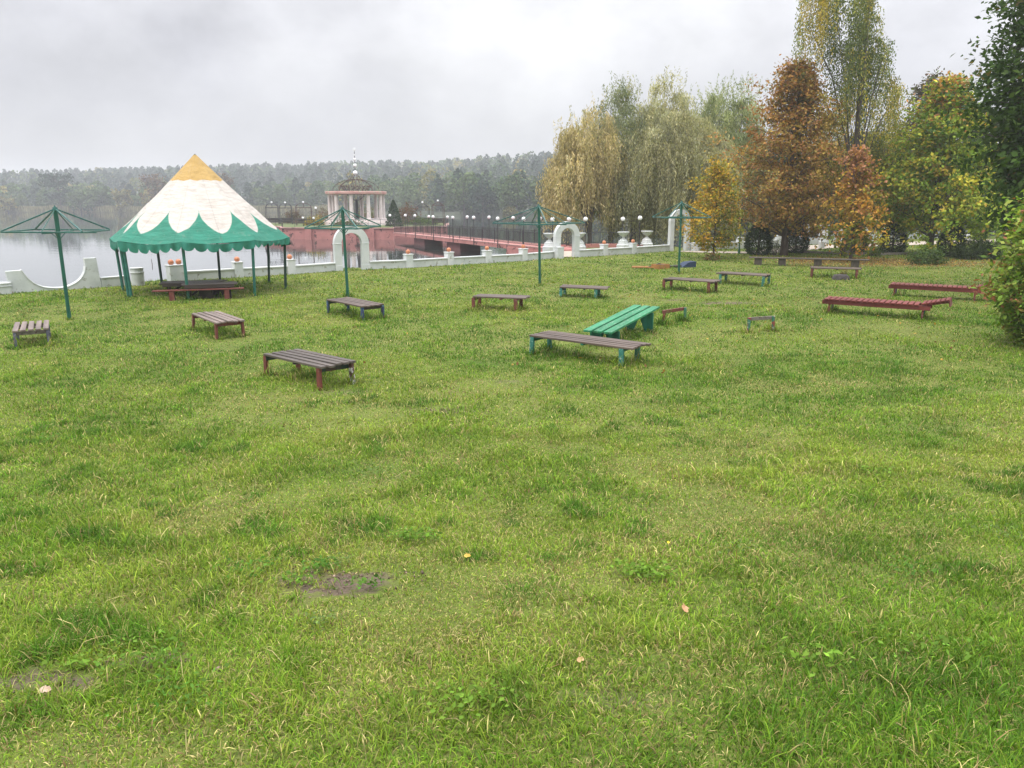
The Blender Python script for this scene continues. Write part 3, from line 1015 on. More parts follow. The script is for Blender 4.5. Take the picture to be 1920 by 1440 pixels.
    cv = np.stack([col * root_d, col * root_d, col * .85, col * .85, col, col, col * 1.1], 1)
    I = np.arange(n)[:, None] * 7
    Q = np.concatenate([I + np.array([0, 1, 3, 2]), I + np.array([2, 3, 5, 4])])
    Tt = I + np.array([4, 5, 6])
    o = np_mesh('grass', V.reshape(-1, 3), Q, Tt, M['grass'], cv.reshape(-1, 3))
    o['kind'] = 'stuff'
    return n


def litter():
    """fallen leaves under the trees and scattered over the lawn"""
    r = np.random.default_rng(6)
    c, rx, ry = LITTER
    n = 6000
    x = c.x + r.normal(size=n) * rx * .62; y = c.y + r.normal(size=n) * ry * .62
    k = (litter_mask(x, y) + .05 > r.random(n)) & (y < wall_y(x) - .4)
    x, y = x[k], y[k]
    n2 = 900
    ys = np.sqrt(6 ** 2 + r.random(n2) * (38 ** 2 - 6 ** 2)); xs = (r.random(n2) * 2 - .6) * ys * .6
    k2 = r.random(n2) < .35 + .5 * (xs > 2)
    k2 &= ys > 14
    x = np.append(x, xs[k2]); y = np.append(y, ys[k2])
    n = len(x)
    C = np.column_stack([x, y, gz(x, y) + .035 + r.random(n) * .05])
    N = r.normal(size=(n, 3)) * .45 + np.array([0, 0, 1.0])
    A = np.cross(N, r.normal(size=(n, 3)))
    col = pick([(3, (.20, .10, .035)), (3, (.14, .07, .03)), (2, (.38, .22, .05)), (1.2, (.48, .30, .08)), (1, (.26, .12, .06))], n, r) * np.exp(r.normal(size=(n, 1)) * .2)
    kind(leaves('leaf_litter', C, A, N, .085 * r.uniform(.6, 1.3, n), .055, col, M['leaf']), 'stuff')


def weeds():
    """broad-leaved weed rosettes and clover clumps growing among the grass"""
    r = np.random.default_rng(9)
    spots = [(600, 1072, .11, 130), (560, 1100, .10, 90), (690, 1108, .10, 80), (640, 1060, .08, 60), (130, 1262, .10, 60), (310, 1255, .1, 70), (775, 1015, .17, 220), (1205, 1085, .17, 240), (470, 1075, .2, 130), (700, 890, .22, 90), (1745, 1230, .25, 160), (250, 1235, .25, 150),
             (1880, 1010, .3, 160), (600, 1175, .13, 90), (1640, 890, .2, 80), (880, 1330, .18, 130), (1390, 1040, .18, 70), (1700, 1080, .2, 120), (330, 1320, .2, 110),
             (90, 830, .25, 70), (330, 770, .25, 60), (1520, 1250, .2, 90), (1250, 560, .4, 60), (1330, 565, .45, 80), (1400, 585, .4, 60)]
    C, A, N, L, CL = [], [], [], [], []
    for px, py, rad, n in spots:
        c = T(px, py)
        x = c.x + r.normal(size=n) * rad * .6; y = c.y + r.normal(size=n) * rad * .5
        h = r.random(n) ** .8 * .07 + .02
        C.append(np.column_stack([x, y, gz(x, y) + h]))
        nn = r.normal(size=(n, 3)) * .5 + np.array([0, 0, 1.0]); N.append(nn)
        A.append(np.cross(nn, r.normal(size=(n, 3))))
        kind_ = r.integers(0, 4)
        L.append(np.full(n, .018 + .0035 * c.y * .6) * r.uniform(.7, 1.5, n) * (1, 1.3, .8, 1.1)[kind_])
        CL.append(np.array([[(.06, .16, .02), (.11, .21, .024), (.10, .16, .045), (.09, .19, .022)][kind_]]) * np.exp(r.normal(size=(n, 1)) * .3) + r.random((n, 1)) * np.array([(.05, .05, .01)]))
    C, A, N, L, CL = map(np.concatenate, (C, A, N, L, CL))
    kind(leaves('weeds', C, A, N, L, L * r.uniform(.25, .8, len(L)), CL, M['leaf']), 'stuff')
    # crumbs of soil and grit on the bare patches
    P_, S_ = [], []
    for c, rx, ry, s_ in DIRT[:5] + DIRT[7:8]:
        n = 170
        x = c.x + r.normal(size=n) * rx * .8; y = c.y + r.normal(size=n) * ry * .6
        P_.append(np.column_stack([x, y, gz(x, y) + .006])); S_.append(np.full(n, .0038) * np.exp(r.normal(size=n) * .6) * (c.y / 5))
    P_, S_ = np.concatenate(P_), np.concatenate(S_)
    oc = np.array([[1, 0, 0], [-1, 0, 0], [0, 1, 0], [0, -1, 0], [0, 0, .8], [0, 0, -.8]], float)
    fc = np.array([[0, 2, 4], [2, 1, 4], [1, 3, 4], [3, 0, 4], [2, 0, 5], [1, 2, 5], [3, 1, 5], [0, 3, 5]])
    Vc = P_[:, None] + oc[None] * S_[:, None, None] * r.uniform(.6, 1.3, (len(P_), 6, 1))
    Fc = (np.arange(len(P_))[:, None, None] * 6 + fc[None]).reshape(-1, 3)
    cc_ = np.array([(.15, .11, .085)]) * np.exp(r.normal(size=(len(P_), 1)) * .4)
    kind(np_mesh('soil_crumbs', Vc.reshape(-1, 3), None, Fc, M['needle'], np.repeat(cc_, 6, axis=0)), 'stuff')
    # long dry stalks
    n = 420
    ys = np.sqrt(2.6 ** 2 + r.random(n) * (9 ** 2 - 2.6 ** 2)); xs = (r.random(n) * 2 - 1) * ys * .7
    V, Q, TT, cl = [], [], [], []
    for i in range(n):
        b = np.array([xs[i], ys[i], gzs(xs[i], ys[i])])
        d = np.array([r.normal() * .8, r.normal() * .8, .75]); d /= np.linalg.norm(d)
        l = r.uniform(.08, .24)
        s = np.cross(d, r.normal(size=3)); s /= np.linalg.norm(s); w_ = .0013 + .00012 * ys[i]
        m_ = b + d * l * .55; e = b + d * l + np.array([0, 0, -.25 * l])
        o = len(V)
        V += [b - s * w_, b + s * w_, m_ - s * w_, m_ + s * w_, e]
        Q.append((o, o + 1, o + 3, o + 2)); TT.append((o + 2, o + 3, o + 4))
        c_ = np.array((.44, .36, .18)) * r.uniform(.6, 1.15); cl += [c_] * 5
    kind(np_mesh('dry_stalks', np.array(V), np.array(Q), np.array(TT), M['grass'], np.array(cl)), 'stuff')


# ================================================================== sunbeds
def frame_on(A, B):
    """root transform for something whose long axis runs from A to B (tops of the ends)"""
    c = (A + B) / 2
    d = B - A
    return c, math.atan2(d.y, d.x), math.hypot(d.x, d.y)


def sunbed(apx, bpx, label, slat, legs, rail, W=.72, H=.42, n=5, insets=(.12, .34), legw=.10, gapf=.78, mid=True, sag=0.0, seed=0, swid=None):
    r = random.Random(seed)
    A, B = T(*apx, H), T(*bpx, H)
    c, rz, L = frame_on(A, B)
    zc = gzs(c.x, c.y)
    root = thing('sunbed', label, 'sunbed', (c.x, c.y, zc), rz, 'slatted wooden sunbeds on the lawn')
    slope = math.atan2(B.z - A.z, L)
    root.rotation_euler = (0, -slope, rz)
    mb = MB()
    pitch = W / n; sw = pitch * gapf; th = .042
    for i in range(n):
        y = -W / 2 + pitch * (i + .5)
        e0, e1 = -L / 2 + r.uniform(-.025, .025), L / 2 + r.uniform(-.035, .035)
        z0, z1 = H - th / 2 + r.uniform(-.006, .006), H - th / 2 + r.uniform(-.006, .006)
        mb.bar((e0, y + r.uniform(-.006, .006), z0), (e1, y + r.uniform(-.006, .006), z1), sw, th)
    mb.build('slats', M[slat], root)
    BEDS.append((c.x, c.y, rz, L, W))
    xs = (-L / 2 + insets[0], L / 2 - insets[1])
    k = 0
    for xi, x in enumerate(xs):
        mb = MB(); mb.bar((x, -W / 2 + .03, H - th - .045), (x, W / 2 - .03, H - th - .045 - sag * xi), .04, .085)
        mb.build('cross_rail', M[rail], root)
        for s in (-1, 1):
            mb = MB()
            lx, ly = x + r.uniform(-.012, .012), s * (W / 2 - .055)
            sx = -.043 if xi == 0 else .043
            mb.bar((lx + sx, ly, H - th - .002), (lx + sx * 1.1 + r.uniform(-.02, .02), ly + s * .015, -.15), .055, legw, 0, (1, 0, 0))
            lg = mb.build('leg', M[legs[k % len(legs)]], root); k += 1
            w_ = root.matrix_basis @ Vector((lx + sx, ly, 0)); FEET.append((w_.x, w_.y))
    if mid:
        mb = MB(); mb.bar((L * .03, -W / 2 + .02, H - th - .02), (L * .03, W / 2 - .02, H - th - .02), .06, .035)
        mb.build('batten', M[rail], root)
    return root


sunbed((57, 617), (60, 601.2), 'weathered grey sunbed with violet legs, beside the leaning post near the frame edge', 'slat_grey', ['leg_violet'], 'weather', W=.74, seed=1, insets=(.10, .2), gapf=.72)
sunbed((384, 585.2), (432, 602.5), 'grey brown slatted sunbed with plain red legs, in front of the striped tent', 'slat_grey', ['leg_red'], 'leg_red', W=.72, seed=2, insets=(.1, .16), gapf=.72)
sunbed((632.5, 558.2), (700, 571), 'slatted sunbed with chipped blue legs at the foot of a green parasol pole', 'slat_b', ['leg_blue'], 'rail_dark', W=.76, seed=3, insets=(.06, .1), gapf=.80)
sunbed((527, 659), (638, 683), 'closest dark slatted sunbed with red legs, one leg peeling white', 'slat', ['leg_red', 'leg_red', 'leg_red', 'leg_white'], 'rail_dark', W=.74, seed=4, insets=(.05, .2), gapf=.70, sag=.02)
sunbed((893, 553), (990, 556.6), 'low brown sunbed with overhanging end, standing alone mid-lawn before the square parasol frame', 'slat_b', ['leg_red'], 'leg_red', W=.74, H=.40, seed=5, insets=(.04, .34), gapf=.82)
sunbed((1052, 534.8), (1140, 538.2), 'low brown sunbed with teal legs just right of the wide parasol frame pole', 'slat_b', ['leg_teal'], 'rail_dark', W=.76, H=.36, seed=6, insets=(.1, .4), gapf=.82)
sunbed((1252, 521.2), (1347, 526.8), 'brown sunbed with red legs next to the parasol frame by the orange board', 'slat_b', ['leg_red'], 'rail_dark', W=.78, seed=7, insets=(.05, .25), gapf=.82)
sunbed((1349, 510), (1440, 515), 'brown sunbed on bright teal legs behind the red legged one', 'slat_b', ['leg_teal'], 'rail_dark', W=.8, seed=8, insets=(.2, .1), gapf=.82)
sunbed((1520, 500.6), (1615, 503), 'brown sunbed with red legs in front of the long plank bench, near the stump', 'slat_b', ['leg_red'], 'rail_dark', W=.74, seed=9, insets=(.12, .2), gapf=.82)
sunbed((1010, 623), (1203, 647), 'long reddish brown sunbed with pale teal legs, in front of the green sloping one', 'slat_b', ['leg_teal'], 'wood_green_dark', W=.78, seed=10, insets=(.1, .3), gapf=.74)


# red slatted loungers with a raised head end
def lounger(apx, hpx, label, W=.74, H=.43, head=.68, legs=('leg_red', 'leg_violet', 'leg_red', 'wood_green_dark'), seed=0):
    r = random.Random(seed)
    A, B = T(*apx, H), T(*hpx, H)
    c, rz, L = frame_on(A, B)
    root = thing('lounger', label, 'lounger', (c.x, c.y, gzs(c.x, c.y)), rz, 'red slatted loungers by the shrub')
    BEDS.append((c.x, c.y, rz, L, W))
    n = 17
    mb = MB()
    for i in range(n):
        x = -L / 2 + L * (i + .5) / n
        mb.box((x, r.uniform(-.006, .006), H - .016), (L / n * .80, W, .032), None, 0, .004)
    mb.build('slats', M['wood_red'], root)
    mb = MB()
    for s in (-1, 1):
        mb.box((.12, s * (W / 2 - .08), H - .096), (L + .32, .045, .125))
    mb.build('side_rail', M['wood_red'], root)
    # head rest
    ang = R(13)
    hm = MB()
    for i in range(6):
        u = .05 + head * (i + .5) / 6
        hm.box((L / 2 + u * math.cos(ang), r.uniform(-.006, .006), H + u * math.sin(ang)), (head / 6 * .8, W, .032), Matrix.Rotation(-ang, 3, 'Y'), 0, .004)
    hr = hm.build('head_rest', M['wood_red'], root)
    mb = MB()
    xe, ze = L / 2 + (head + .03) * math.cos(ang), H + head * math.sin(ang)
    mb.box((xe + .03, 0, ze - .085), (.03, W, .19), Matrix.Rotation(-ang, 3, 'Y'))
    mb.build('end_board', M['wood_red'], hr)
    mb = MB()
    for s in (-1, 1):
        mb.bar((L / 2 + .05, s * (W / 2 - .1), H - .03), (xe, s * (W / 2 - .1), ze - .05), .03, .06)
    mb.build('support', M['wood_red'], hr)
    k = 0
    for x in (-L / 2 + .16, L / 2 + .1):
        mb = MB(); mb.box((x, 0, H - .15), (.045, W - .12, .07)); mb.build('cross_rail', M['wood_red'], root)
        for s in (-1, 1):
            mb = MB(); mb.bar((x, s * (W / 2 - .12), H - .11), (x + r.uniform(-.02, .02), s * (W / 2 - .08), -.12), .07, .05, 0, (1, 0, 0))
            mb.build('leg', M[legs[k % 4]], root); k += 1
            w_ = Matrix.Translation(root.location) @ Matrix.Rotation(rz, 4, 'Z') @ Vector((x, s * (W / 2 - .1), 0)); FEET.append((w_.x, w_.y))
    return root


lounger((1549, 556.5), (1726, 568.5), 'nearer red slatted lounger with raised head end fully in view', seed=1)
lounger((1671, 529.5), (1823, 538.5), 'farther red slatted lounger whose head end is hidden behind the shrub', seed=2)

# green sloping sunbed on notched boards
A, B = T(1119, 653), T(1211, 617)
c, rz, L = frame_on(A, B)
root = thing('sunbed', 'bright green sunbed of three wide planks sloping up on notched boards', 'sunbed', (c.x, c.y, gzs(c.x, c.y)), rz, 'slatted wooden sunbeds on the lawn')
W = .74
z0, z1 = .33, .57
sl = (z1 - z0) / L
mb = MB()
for i in range(3):
    y = -W / 2 + W / 3 * (i + .5)
    xa, xb = -L / 2, L / 2
    mb.bar((xa, y, z0 + sl * (xa + L * .5)), (xb, y, z0 + sl * (xb + L * .5)), W / 3 * .78, .05)
mb.build('planks', M['wood_green'], root)
BEDS.append((c.x, c.y, rz, L, W))
for x in (-L / 2 + .4, L / 2 - .45):
    zt = z0 + sl * (x + L * .5) - .03
    mb = MB()
    mb.box((x, 0, zt - .06), (.045, W - .04, .10))
    mb.build('cross_rail', M['wood_green_dark'], root)
    for s in (-1, 1):
        mb = MB()
        o = [(s * (W / 2 - .01), zt - .02), (s * (W / 2 - .01), -.1), (s * (W / 2 - .17), -.1), (s * .03, zt * .62), (s * .02, zt - .02)]
        if s < 0: o = o[::-1]
        vs = [(x - .021, a, b_) for a, b_ in o] + [(x + .021, a, b_) for a, b_ in o]
        n_ = len(o)
        mb.add(vs, [tuple(range(n_)), tuple(range(2 * n_ - 1, n_ - 1, -1))] + [(i, i + n_, (i + 1) % n_ + n_, (i + 1) % n_) for i in range(n_)])
        mb.build('leg', M['wood_green_dark'], root)
        w_ = Matrix.Translation(root.location) @ Matrix.Rotation(rz, 4, 'Z') @ Vector((x, s * W * .4, 0)); FEET.append((w_.x, w_.y))

# two leftover leg frames
for (l, rr, lt, rt, lab, leg, rail) in (
        ((1242, 609), (1281, 603), 0, 0, 'leftover trestle with dark flaking rail beside the green sloping sunbed', ['leg_red', 'leg_mixed'], 'leg_red'),
        ((1401, 624), (1446, 621), 0, 0, 'leftover trestle with red and green legs and pale peeling rail, nearest the bare soil', ['leg_mixed', 'leg_mixed'], 'weather')):
    a, b_ = T(*l), T(*rr)
    c, rz, L = frame_on(a, b_)
    root = thing('trestle', lab, 'trestle', (c.x, c.y, gzs(c.x, c.y)), rz, 'leftover sunbed leg frames')
    mb = MB(); mb.box((0, .005, .345), (L + .02, .045, .085)); mb.build('cross_rail', M[rail], root)
    for i, s in enumerate((-1, 1)):
        mb = MB(); mb.bar((s * L / 2, -.045, .39), (s * L / 2 * 1.02, -.045, -.1), .075, .042, 0, (0, 1, 0)); mb.build('leg', M[leg[i]], root)
        w_ = a if s < 0 else b_; FEET += [(w_.x, w_.y)] * 3

# long plank bench on block feet
A, B = T(1405, 481, .40), T(1630, 486.5, .40)
c, rz, L = frame_on(A, B)
root = thing('bench', 'long dark plank bench on four block feet under the brown tree', 'bench', (c.x, c.y, gzs(c.x, c.y)), rz)
mb = MB()
for s in (-1, 1): mb.box((s * .01, s * .115, .375), (L, .2, .05))
mb.build('seat', M['slat'], root)
for t in (-.42, -.215, .085, .39):
    mb = MB(); mb.box((L * t, 0, .11), (.36, .3, .48)); mb.build('leg', M['bark'], root)

# stump
p = T(1576, 524)
root = thing('tree_stump', 'low dark stump with ragged rim in front of a brown sunbed', 'stump', p)
mb = MB(); mb.lathe([(.37, -.1), (.34, .05), (.30, .16), (.24, .2), (.12, .17)], 18, jit=.09, rnd=random.Random(4)); mb.build('stump_wood', M['stump'], root)
tag(bush('dry_tuft', 'tuft of dry brown grass sprouting behind the dark stump', 'plant', T(1585, 519), .4, .2, .25, 260, .12, [(2, (.25, .15, .07)), (1, (.14, .17, .05))], 77, nc=30, csize=.06, wl=.15), 'tuft of dry brown grass sprouting behind the dark stump', 'plant')

# orange box, its board, and the blue box
def px_box(l, rr, h, dep, name, lab, cat, mat, tilt=False, hi=None):
    a, b_ = T(*l), T(*rr)
    c, rz, L = frame_on(a, b_)
    root = thing(name, lab, cat, (c.x, c.y, gzs(c.x, c.y)), rz)
    return root, L


root, L = px_box((1236, 505.3), (1256, 504), .2, .5, 'crate', 'low orange painted wooden box with dark open top on the grass', 'box', 'orange_board')
mb = MB(); mb.box((0, .02, .10), (L, .03, .24)); mb.box((0, .52, .10), (L, .03, .24)); mb.box((-L / 2 + .015, .27, .10), (.03, .47, .24)); mb.box((L / 2 - .015, .27, .10), (.03, .47, .24)); mb.build('side_board', M['orange_board'], root)
mb = MB(); mb.box((0, .27, .19), (L - .07, .46, .02)); mb.build('bottom_board', M['wood_dark'], root)
root, L = px_box((1184, 503.5), (1235, 504.5), .06, .3, 'board', 'thin orange board lying flat on the grass beside the orange box', 'board', 'orange_board')
mb = MB()
for k in range(2): mb.box((k * .02, .12 + .2 * k, .06 + .015 * k), (L, .17, .05))
mb.build('plank', M['orange_board'], root)
mb = MB(); mb.bar((L * .1, .25, .08), (L * .55, .3, .26), .16, .03); mb.build('plank', M['wood_dark'], root)
root, L = px_box((1281, 502), (1305, 501), .3, .5, 'crate', 'dark blue wooden box with one sloping side by the parasol pole', 'box', 'blue_board')
mb = MB(); mb.prism([(-L * .62, .0), (L / 2, 0), (L / 2, .28), (-L * .1, .24)], 0, .55); mb.build('side_board', M['blue_board'], root)
mb = MB(); mb.bar((-L * 1.7, .2, .06), (-L * .6, .2, .08), .3, .08); mb.build('plank', M['wood_dark'], root)


# ================================================================== parasol frames
def parasol(base, apex, label, half, yaw, seed=0, rim_y=None):
    b_ = T(*base)
    d = ray(*apex); t = b_.y / d.y
    top = EYE + d.z * t - b_.z
    ax = d.x * t - b_.x                     # lean of the pole
    r = random.Random(seed)
    root = thing('parasol_frame', label, 'parasol frame', b_, 0, 'bare green parasol frames')
    rim = T(*rim_y, 0) if False else None
    d2 = ray(*rim_y); zr = EYE + d2.z * (b_.y / d2.y) - b_.z
    lean = Vector((ax, 0, top)).normalized()
    ap = Vector((ax, 0, top)); hub = lean * (zr / lean.z)
    mb = MB(); mb.tube([(0, 0, -.3), (0, 0, .35)], .052, 12); mb.tube([(0, 0, .3), hub - lean * .05], .048, 12); mb.tube([hub - lean * .05, ap - lean * .03], .058, 12)
    mb.build('pole', M['green_paint'], root)
    mb = MB(); mb.tube([ap - lean * .06, ap + lean * .02], [.075, .06], 12); mb.tube([ap + lean * .02, ap + lean * .07], [.03, .012], 8); mb.build('cap', M['green_light'], root)
    cs = []
    for k in range(4):
        an = yaw + PI / 4 + k * PI / 2
        cs.append(hub + Vector((math.cos(an) * half * 1.414, math.sin(an) * half * 1.414, r.uniform(-.02, .02))))
    mb = MB()
    for k in range(4): mb.bar(cs[k], cs[(k + 1) % 4], .038, .038)
    for k in range(2):
        m1 = (cs[k] + cs[k + 1]) / 2; m2 = (cs[(k + 2) % 4] + cs[(k + 3) % 4]) / 2
        mb.bar(m1 + Vector((0, 0, -.035)), m2 + Vector((0, 0, -.035 - .004 * k)), .035, .03)
    mb.build('rim', M['green_light'], root)
    for k in range(4):
        mb = MB(); mb.bar(ap - lean * .02, cs[k] + Vector((0, 0, .02)), .036, .036); mb.build('rafter', M['green_light'], root)
    for k in ((0, 2) if seed in (1, 4) else range(4)):
        mb = MB(); mb.tube([ap - lean * .03, (cs[k] + cs[(k + 1) % 4]) / 2 + Vector((0, 0, .015))], .014, 6); mb.build('stay', M['green_paint'], root)
    for k in range(4):
        an = yaw + k * PI / 2
        mb = MB(); mb.tube([hub - lean * .24, hub + Vector((math.cos(an) * .2, math.sin(an) * .2, -.03))], .012, 6); mb.build('brace', M['green_paint'], root)
    FEET.extend([(b_.x, b_.y)] * 2)
    return root


parasol((130.5, 599), (103, 390), 'green parasol frame left of the striped tent, its pole leaning', 0.98, R(8), 1, (107, 433))
parasol((652, 557), (642, 390), 'green parasol frame with its pole right behind a blue legged sunbed', 0.93, R(-14), 2, (645, 426))
parasol((1012, 535), (1010.5, 386), 'widest looking green parasol frame, seen corner on in front of the bridge', 1.24, R(52), 3, (1011, 418.5))
parasol((1272.5, 513), (1278, 379), 'green parasol frame in front of the tall narrow arch and small yellow tree', 0.97, R(10), 4, (1277, 407))

# ================================================================== tent
TC = T(386, 543)
tent = thing('party_tent', 'round tent with yellow peak, white petals and green scalloped edge', 'tent', TC)
NP_, R_E, R_P = 8, 3.06, 2.80
CAMDIR = math.atan2(-TC.y, -TC.x)
Z_E, Z_A = 1.86, 4.72
PH = math.atan2(-TC.y, -TC.x) + R(33.5)       # a rib either side of the direction to the viewer
lean_top = Vector((.05, 0, 0))


def rim_pt(u, rad, sagk=.035):
    """u in corner units round the octagon"""
    k = math.floor(u); f = u - k
    a0, a1 = PH + k * PI / 4, PH + (k + 1) * PI / 4
    x = rad * (math.cos(a0) * (1 - f) + math.cos(a1) * f); y = rad * (math.sin(a0) * (1 - f) + math.sin(a1) * f)
    return Vector((x, y, 0)), f


NU, NV = 12, 22
V, UV, Q = [], [], []
nu = NU * 8
for j in range(NV + 1):
    v = j / NV
    for i in range(nu):
        u = i / NU
        p, f = rim_pt(u, R_E)
        p = p * (1 + .45 * (R_E / p.length - 1) * min(1, v * 2.5))
        rr = 1 - v
        q = p * (rr * .985 + .015)
        sag = -.10 * math.sin(PI * v) * (1 - .2 * v) - .10 * math.sin(PI * f) * (1 - v) ** 1.5
        wob = (vnoise(np.array([q.x]), np.array([q.y + v * 3]), .5, 51)[0] - .5) * .05 * (1 - v) + .02 * math.sin(u * 9.3 + v * 11) * math.sin(PI * min(1, 2 * v))
        z = Z_E + (Z_A - Z_E) * (v ** 1.02) + sag * .8 + wob
        V.append(tuple(Vector((q.x, q.y, z)) + lean_top * v)); UV.append((((PH - CAMDIR) + u * PI / 4) / (PI / 6) + 12, v))
for j in range(NV):
    for i in range(nu):
        Q.append((j * nu + i, j * nu + (i + 1) % nu, (j + 1) * nu + (i + 1) % nu, (j + 1) * nu + i))
cn = np_mesh('canopy', np.array(V), np.array(Q), None, M['canvas'], None, tent, True)
ul = cn.data.uv_layers.new(name='petal')
lv = np.empty(len(cn.data.loops), np.int32); cn.data.loops.foreach_get('vertex_index', lv)
uva = np.array(UV)[lv].copy()
uq = uva.reshape(-1, 4, 2)
wrap = (uq[:, :, 0].max(1) - uq[:, :, 0].min(1)) > 6
mid_ = uq[:, :, 0].mean() 
uq[wrap, :, 0] = np.where(uq[wrap, :, 0] < mid_, uq[wrap, :, 0] + 12, uq[wrap, :, 0])
ul.data.foreach_set('uv', uq.reshape(-1).astype(np.float32))
# valance
NS = 60
V, Q = [], []
rr_ = random.Random(3)
amp = [rr_.uniform(.02, .09) for _ in range(8)]; drp = [rr_.uniform(.8, 1.15) for _ in range(8)]
for i in range(NS * 8):
    u = i / NS; k = int(u); f = u - k
    p, _ = rim_pt(u, R_E + .012)
    sc = abs(math.sin(PI * f * 6)) ** .6
    dz = (.17 + .15 * sc) * (drp[k] * (1 - f) + drp[(k + 1) % 8] * f)
    lift = .0
    if k in (0,):                                           # one bay has come loose and bunches up
        lift = .12 * math.sin(PI * f) * 1.0
    top = Z_E - .10 * math.sin(PI * f) + .01
    for j in range(5):
        t = j / 4
        o = 1 + (amp[k] * math.sin(f * 19 + k) * t * .18 + .012 * math.sin(f * 41) * t) - .006 * t
        V.append((p.x * o, p.y * o, top - (dz - lift * t) * t))
n8 = NS * 8
for i in range(n8):
    for j in range(4):
        a, c_ = i * 5 + j, ((i + 1) % n8) * 5 + j
        Q.append((a, a + 1, c_ + 1, c_))
np_mesh('valance', np.array(V), np.array(Q), None, M['green_canvas'], None, tent, True)
mb = MB()
for k in range(8):
    a, _ = rim_pt(k, R_E - .06); c_, _ = rim_pt(k + .9999, R_E - .06)
    a.z = c_.z = Z_E - .06
    mb.tube([a, c_], .02, 6)
    mb.tube([a, Vector((.05, 0, Z_A - .12))], .02, 6)
mb.build('frame', M['post_dark'], tent)
mb = MB(); mb.tube([(.05, 0, Z_A - .1), (.05, 0, Z_A + .03)], [.05, .02], 8); mb.build('finial', M['iron'], tent)
for k in range(8):
    a, _ = rim_pt(k, R_P)
    g = gzs(TC.x + a.x, TC.y + a.y) - TC.z
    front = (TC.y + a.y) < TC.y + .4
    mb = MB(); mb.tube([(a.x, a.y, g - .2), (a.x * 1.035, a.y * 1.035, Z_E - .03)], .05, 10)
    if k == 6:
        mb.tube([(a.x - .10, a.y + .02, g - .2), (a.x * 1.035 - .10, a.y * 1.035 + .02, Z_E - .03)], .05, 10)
    mb.build('pole', M['post_teal' if front else 'post_dark'], tent)  # poles at the back get the darker tone
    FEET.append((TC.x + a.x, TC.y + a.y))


# low tables and bench under the tent
def plank_table(a, b_, h, wd, lab, name, cat, npl, mat, side):
    A, B = T(*a, h), T(*b_, h)
    c, rz, L = frame_on(A, B)
    root = thing(name, lab, cat, (c.x, c.y, gzs(c.x, c.y)), rz)
    mb = MB()
    for i in range(npl):
        y = wd * (i + .5) / npl * side
        mb.box((random.uniform(-.03, .03), y, h - .02), (L, wd / npl * .9, .04))
    mb.build('top', M[mat], root)
    return root, L


root, L = plank_table((285, 545), (458, 541), .35, .26, 'long thin red brown plank bench in front of the tent tables', 'bench', 'bench', 1, 'leg_red', 1)
for s in (-.30, .30):
    mb = MB(); mb.box((L * s, .13, .13), (.16, .2, .40)); mb.build('leg', M['leg_red'], root)
for (a, b_, lab, wd) in (((339, 535), (444, 532), 'dark plank table with crossed legs nearest the bench under the tent', .75),
                         ((298, 530.5), (404, 529), 'dark plank table behind, at the far edge of the tent', .8)):
    root, L = plank_table(a, b_, .5, wd, lab, 'table', 'table', 5, 'wood_dark', 1)
    mb = MB(); mb.box((0, .03, .42), (L * .9, .035, .09)); mb.box((0, wd - .03, .42), (L * .9, .035, .09)); mb.build('apron', M['wood_dark'], root)
    for s in (-1, 1):
        for q in (-1, 1):
            mb = MB(); mb.bar((s * L * .36 + q * .02, wd / 2 + q * .28, .46), (s * L * .36 + q * .02, wd / 2 - q * .3, -.1), .045, .09); mb.build('leg', M['wood_dark'], root)
    mb = MB()
    for s in (-1, 1): mb.bar((s * L * .33, wd / 2, .12), (s * L * .08, wd / 2, .46), .05, .07)
    mb.build('brace', M['wood_dark'], root)
root, L = plank_table((396, 531.5), (428, 524.3), .52, .55, 'short dark plank table end jutting back at an angle under the tent', 'table', 'table', 4, 'wood_dark', 1)
for s in (-1, 1):
    mb = MB(); mb.box((s * L * .38, .27, .2), (.07, .45, .55)); mb.build('leg', M['wood_dark'], root)

# rusty pole by the water
p = T(289, 521)
o = MB(); o.tube([(0, 0, -.3), (-.02, .02, .6), (-.05, 0, 1.25)], [.028, .024, .018], 8); o.tube([(-.05, -.03, .55), (.06, 0, .53)], .01, 5)
q = o.build('iron_pole', M['iron_rust']); q.location = p
tag(q, 'thin rusty pole standing on the bank behind the tent posts', 'pole')

# ================================================================== white lakeside walls, pillars, arches
WPX = np.array([p[0] for p in WALL_PX]); WPY = np.array([p[1] for p in WALL_PX])


def WB(px):
    """foot of the lakeside wall seen at photo column px"""
    q = P(px, float(np.interp(px, WPX, WPY)))
    return Vector((q.x, q.y, gzs(q.x, q.y)))


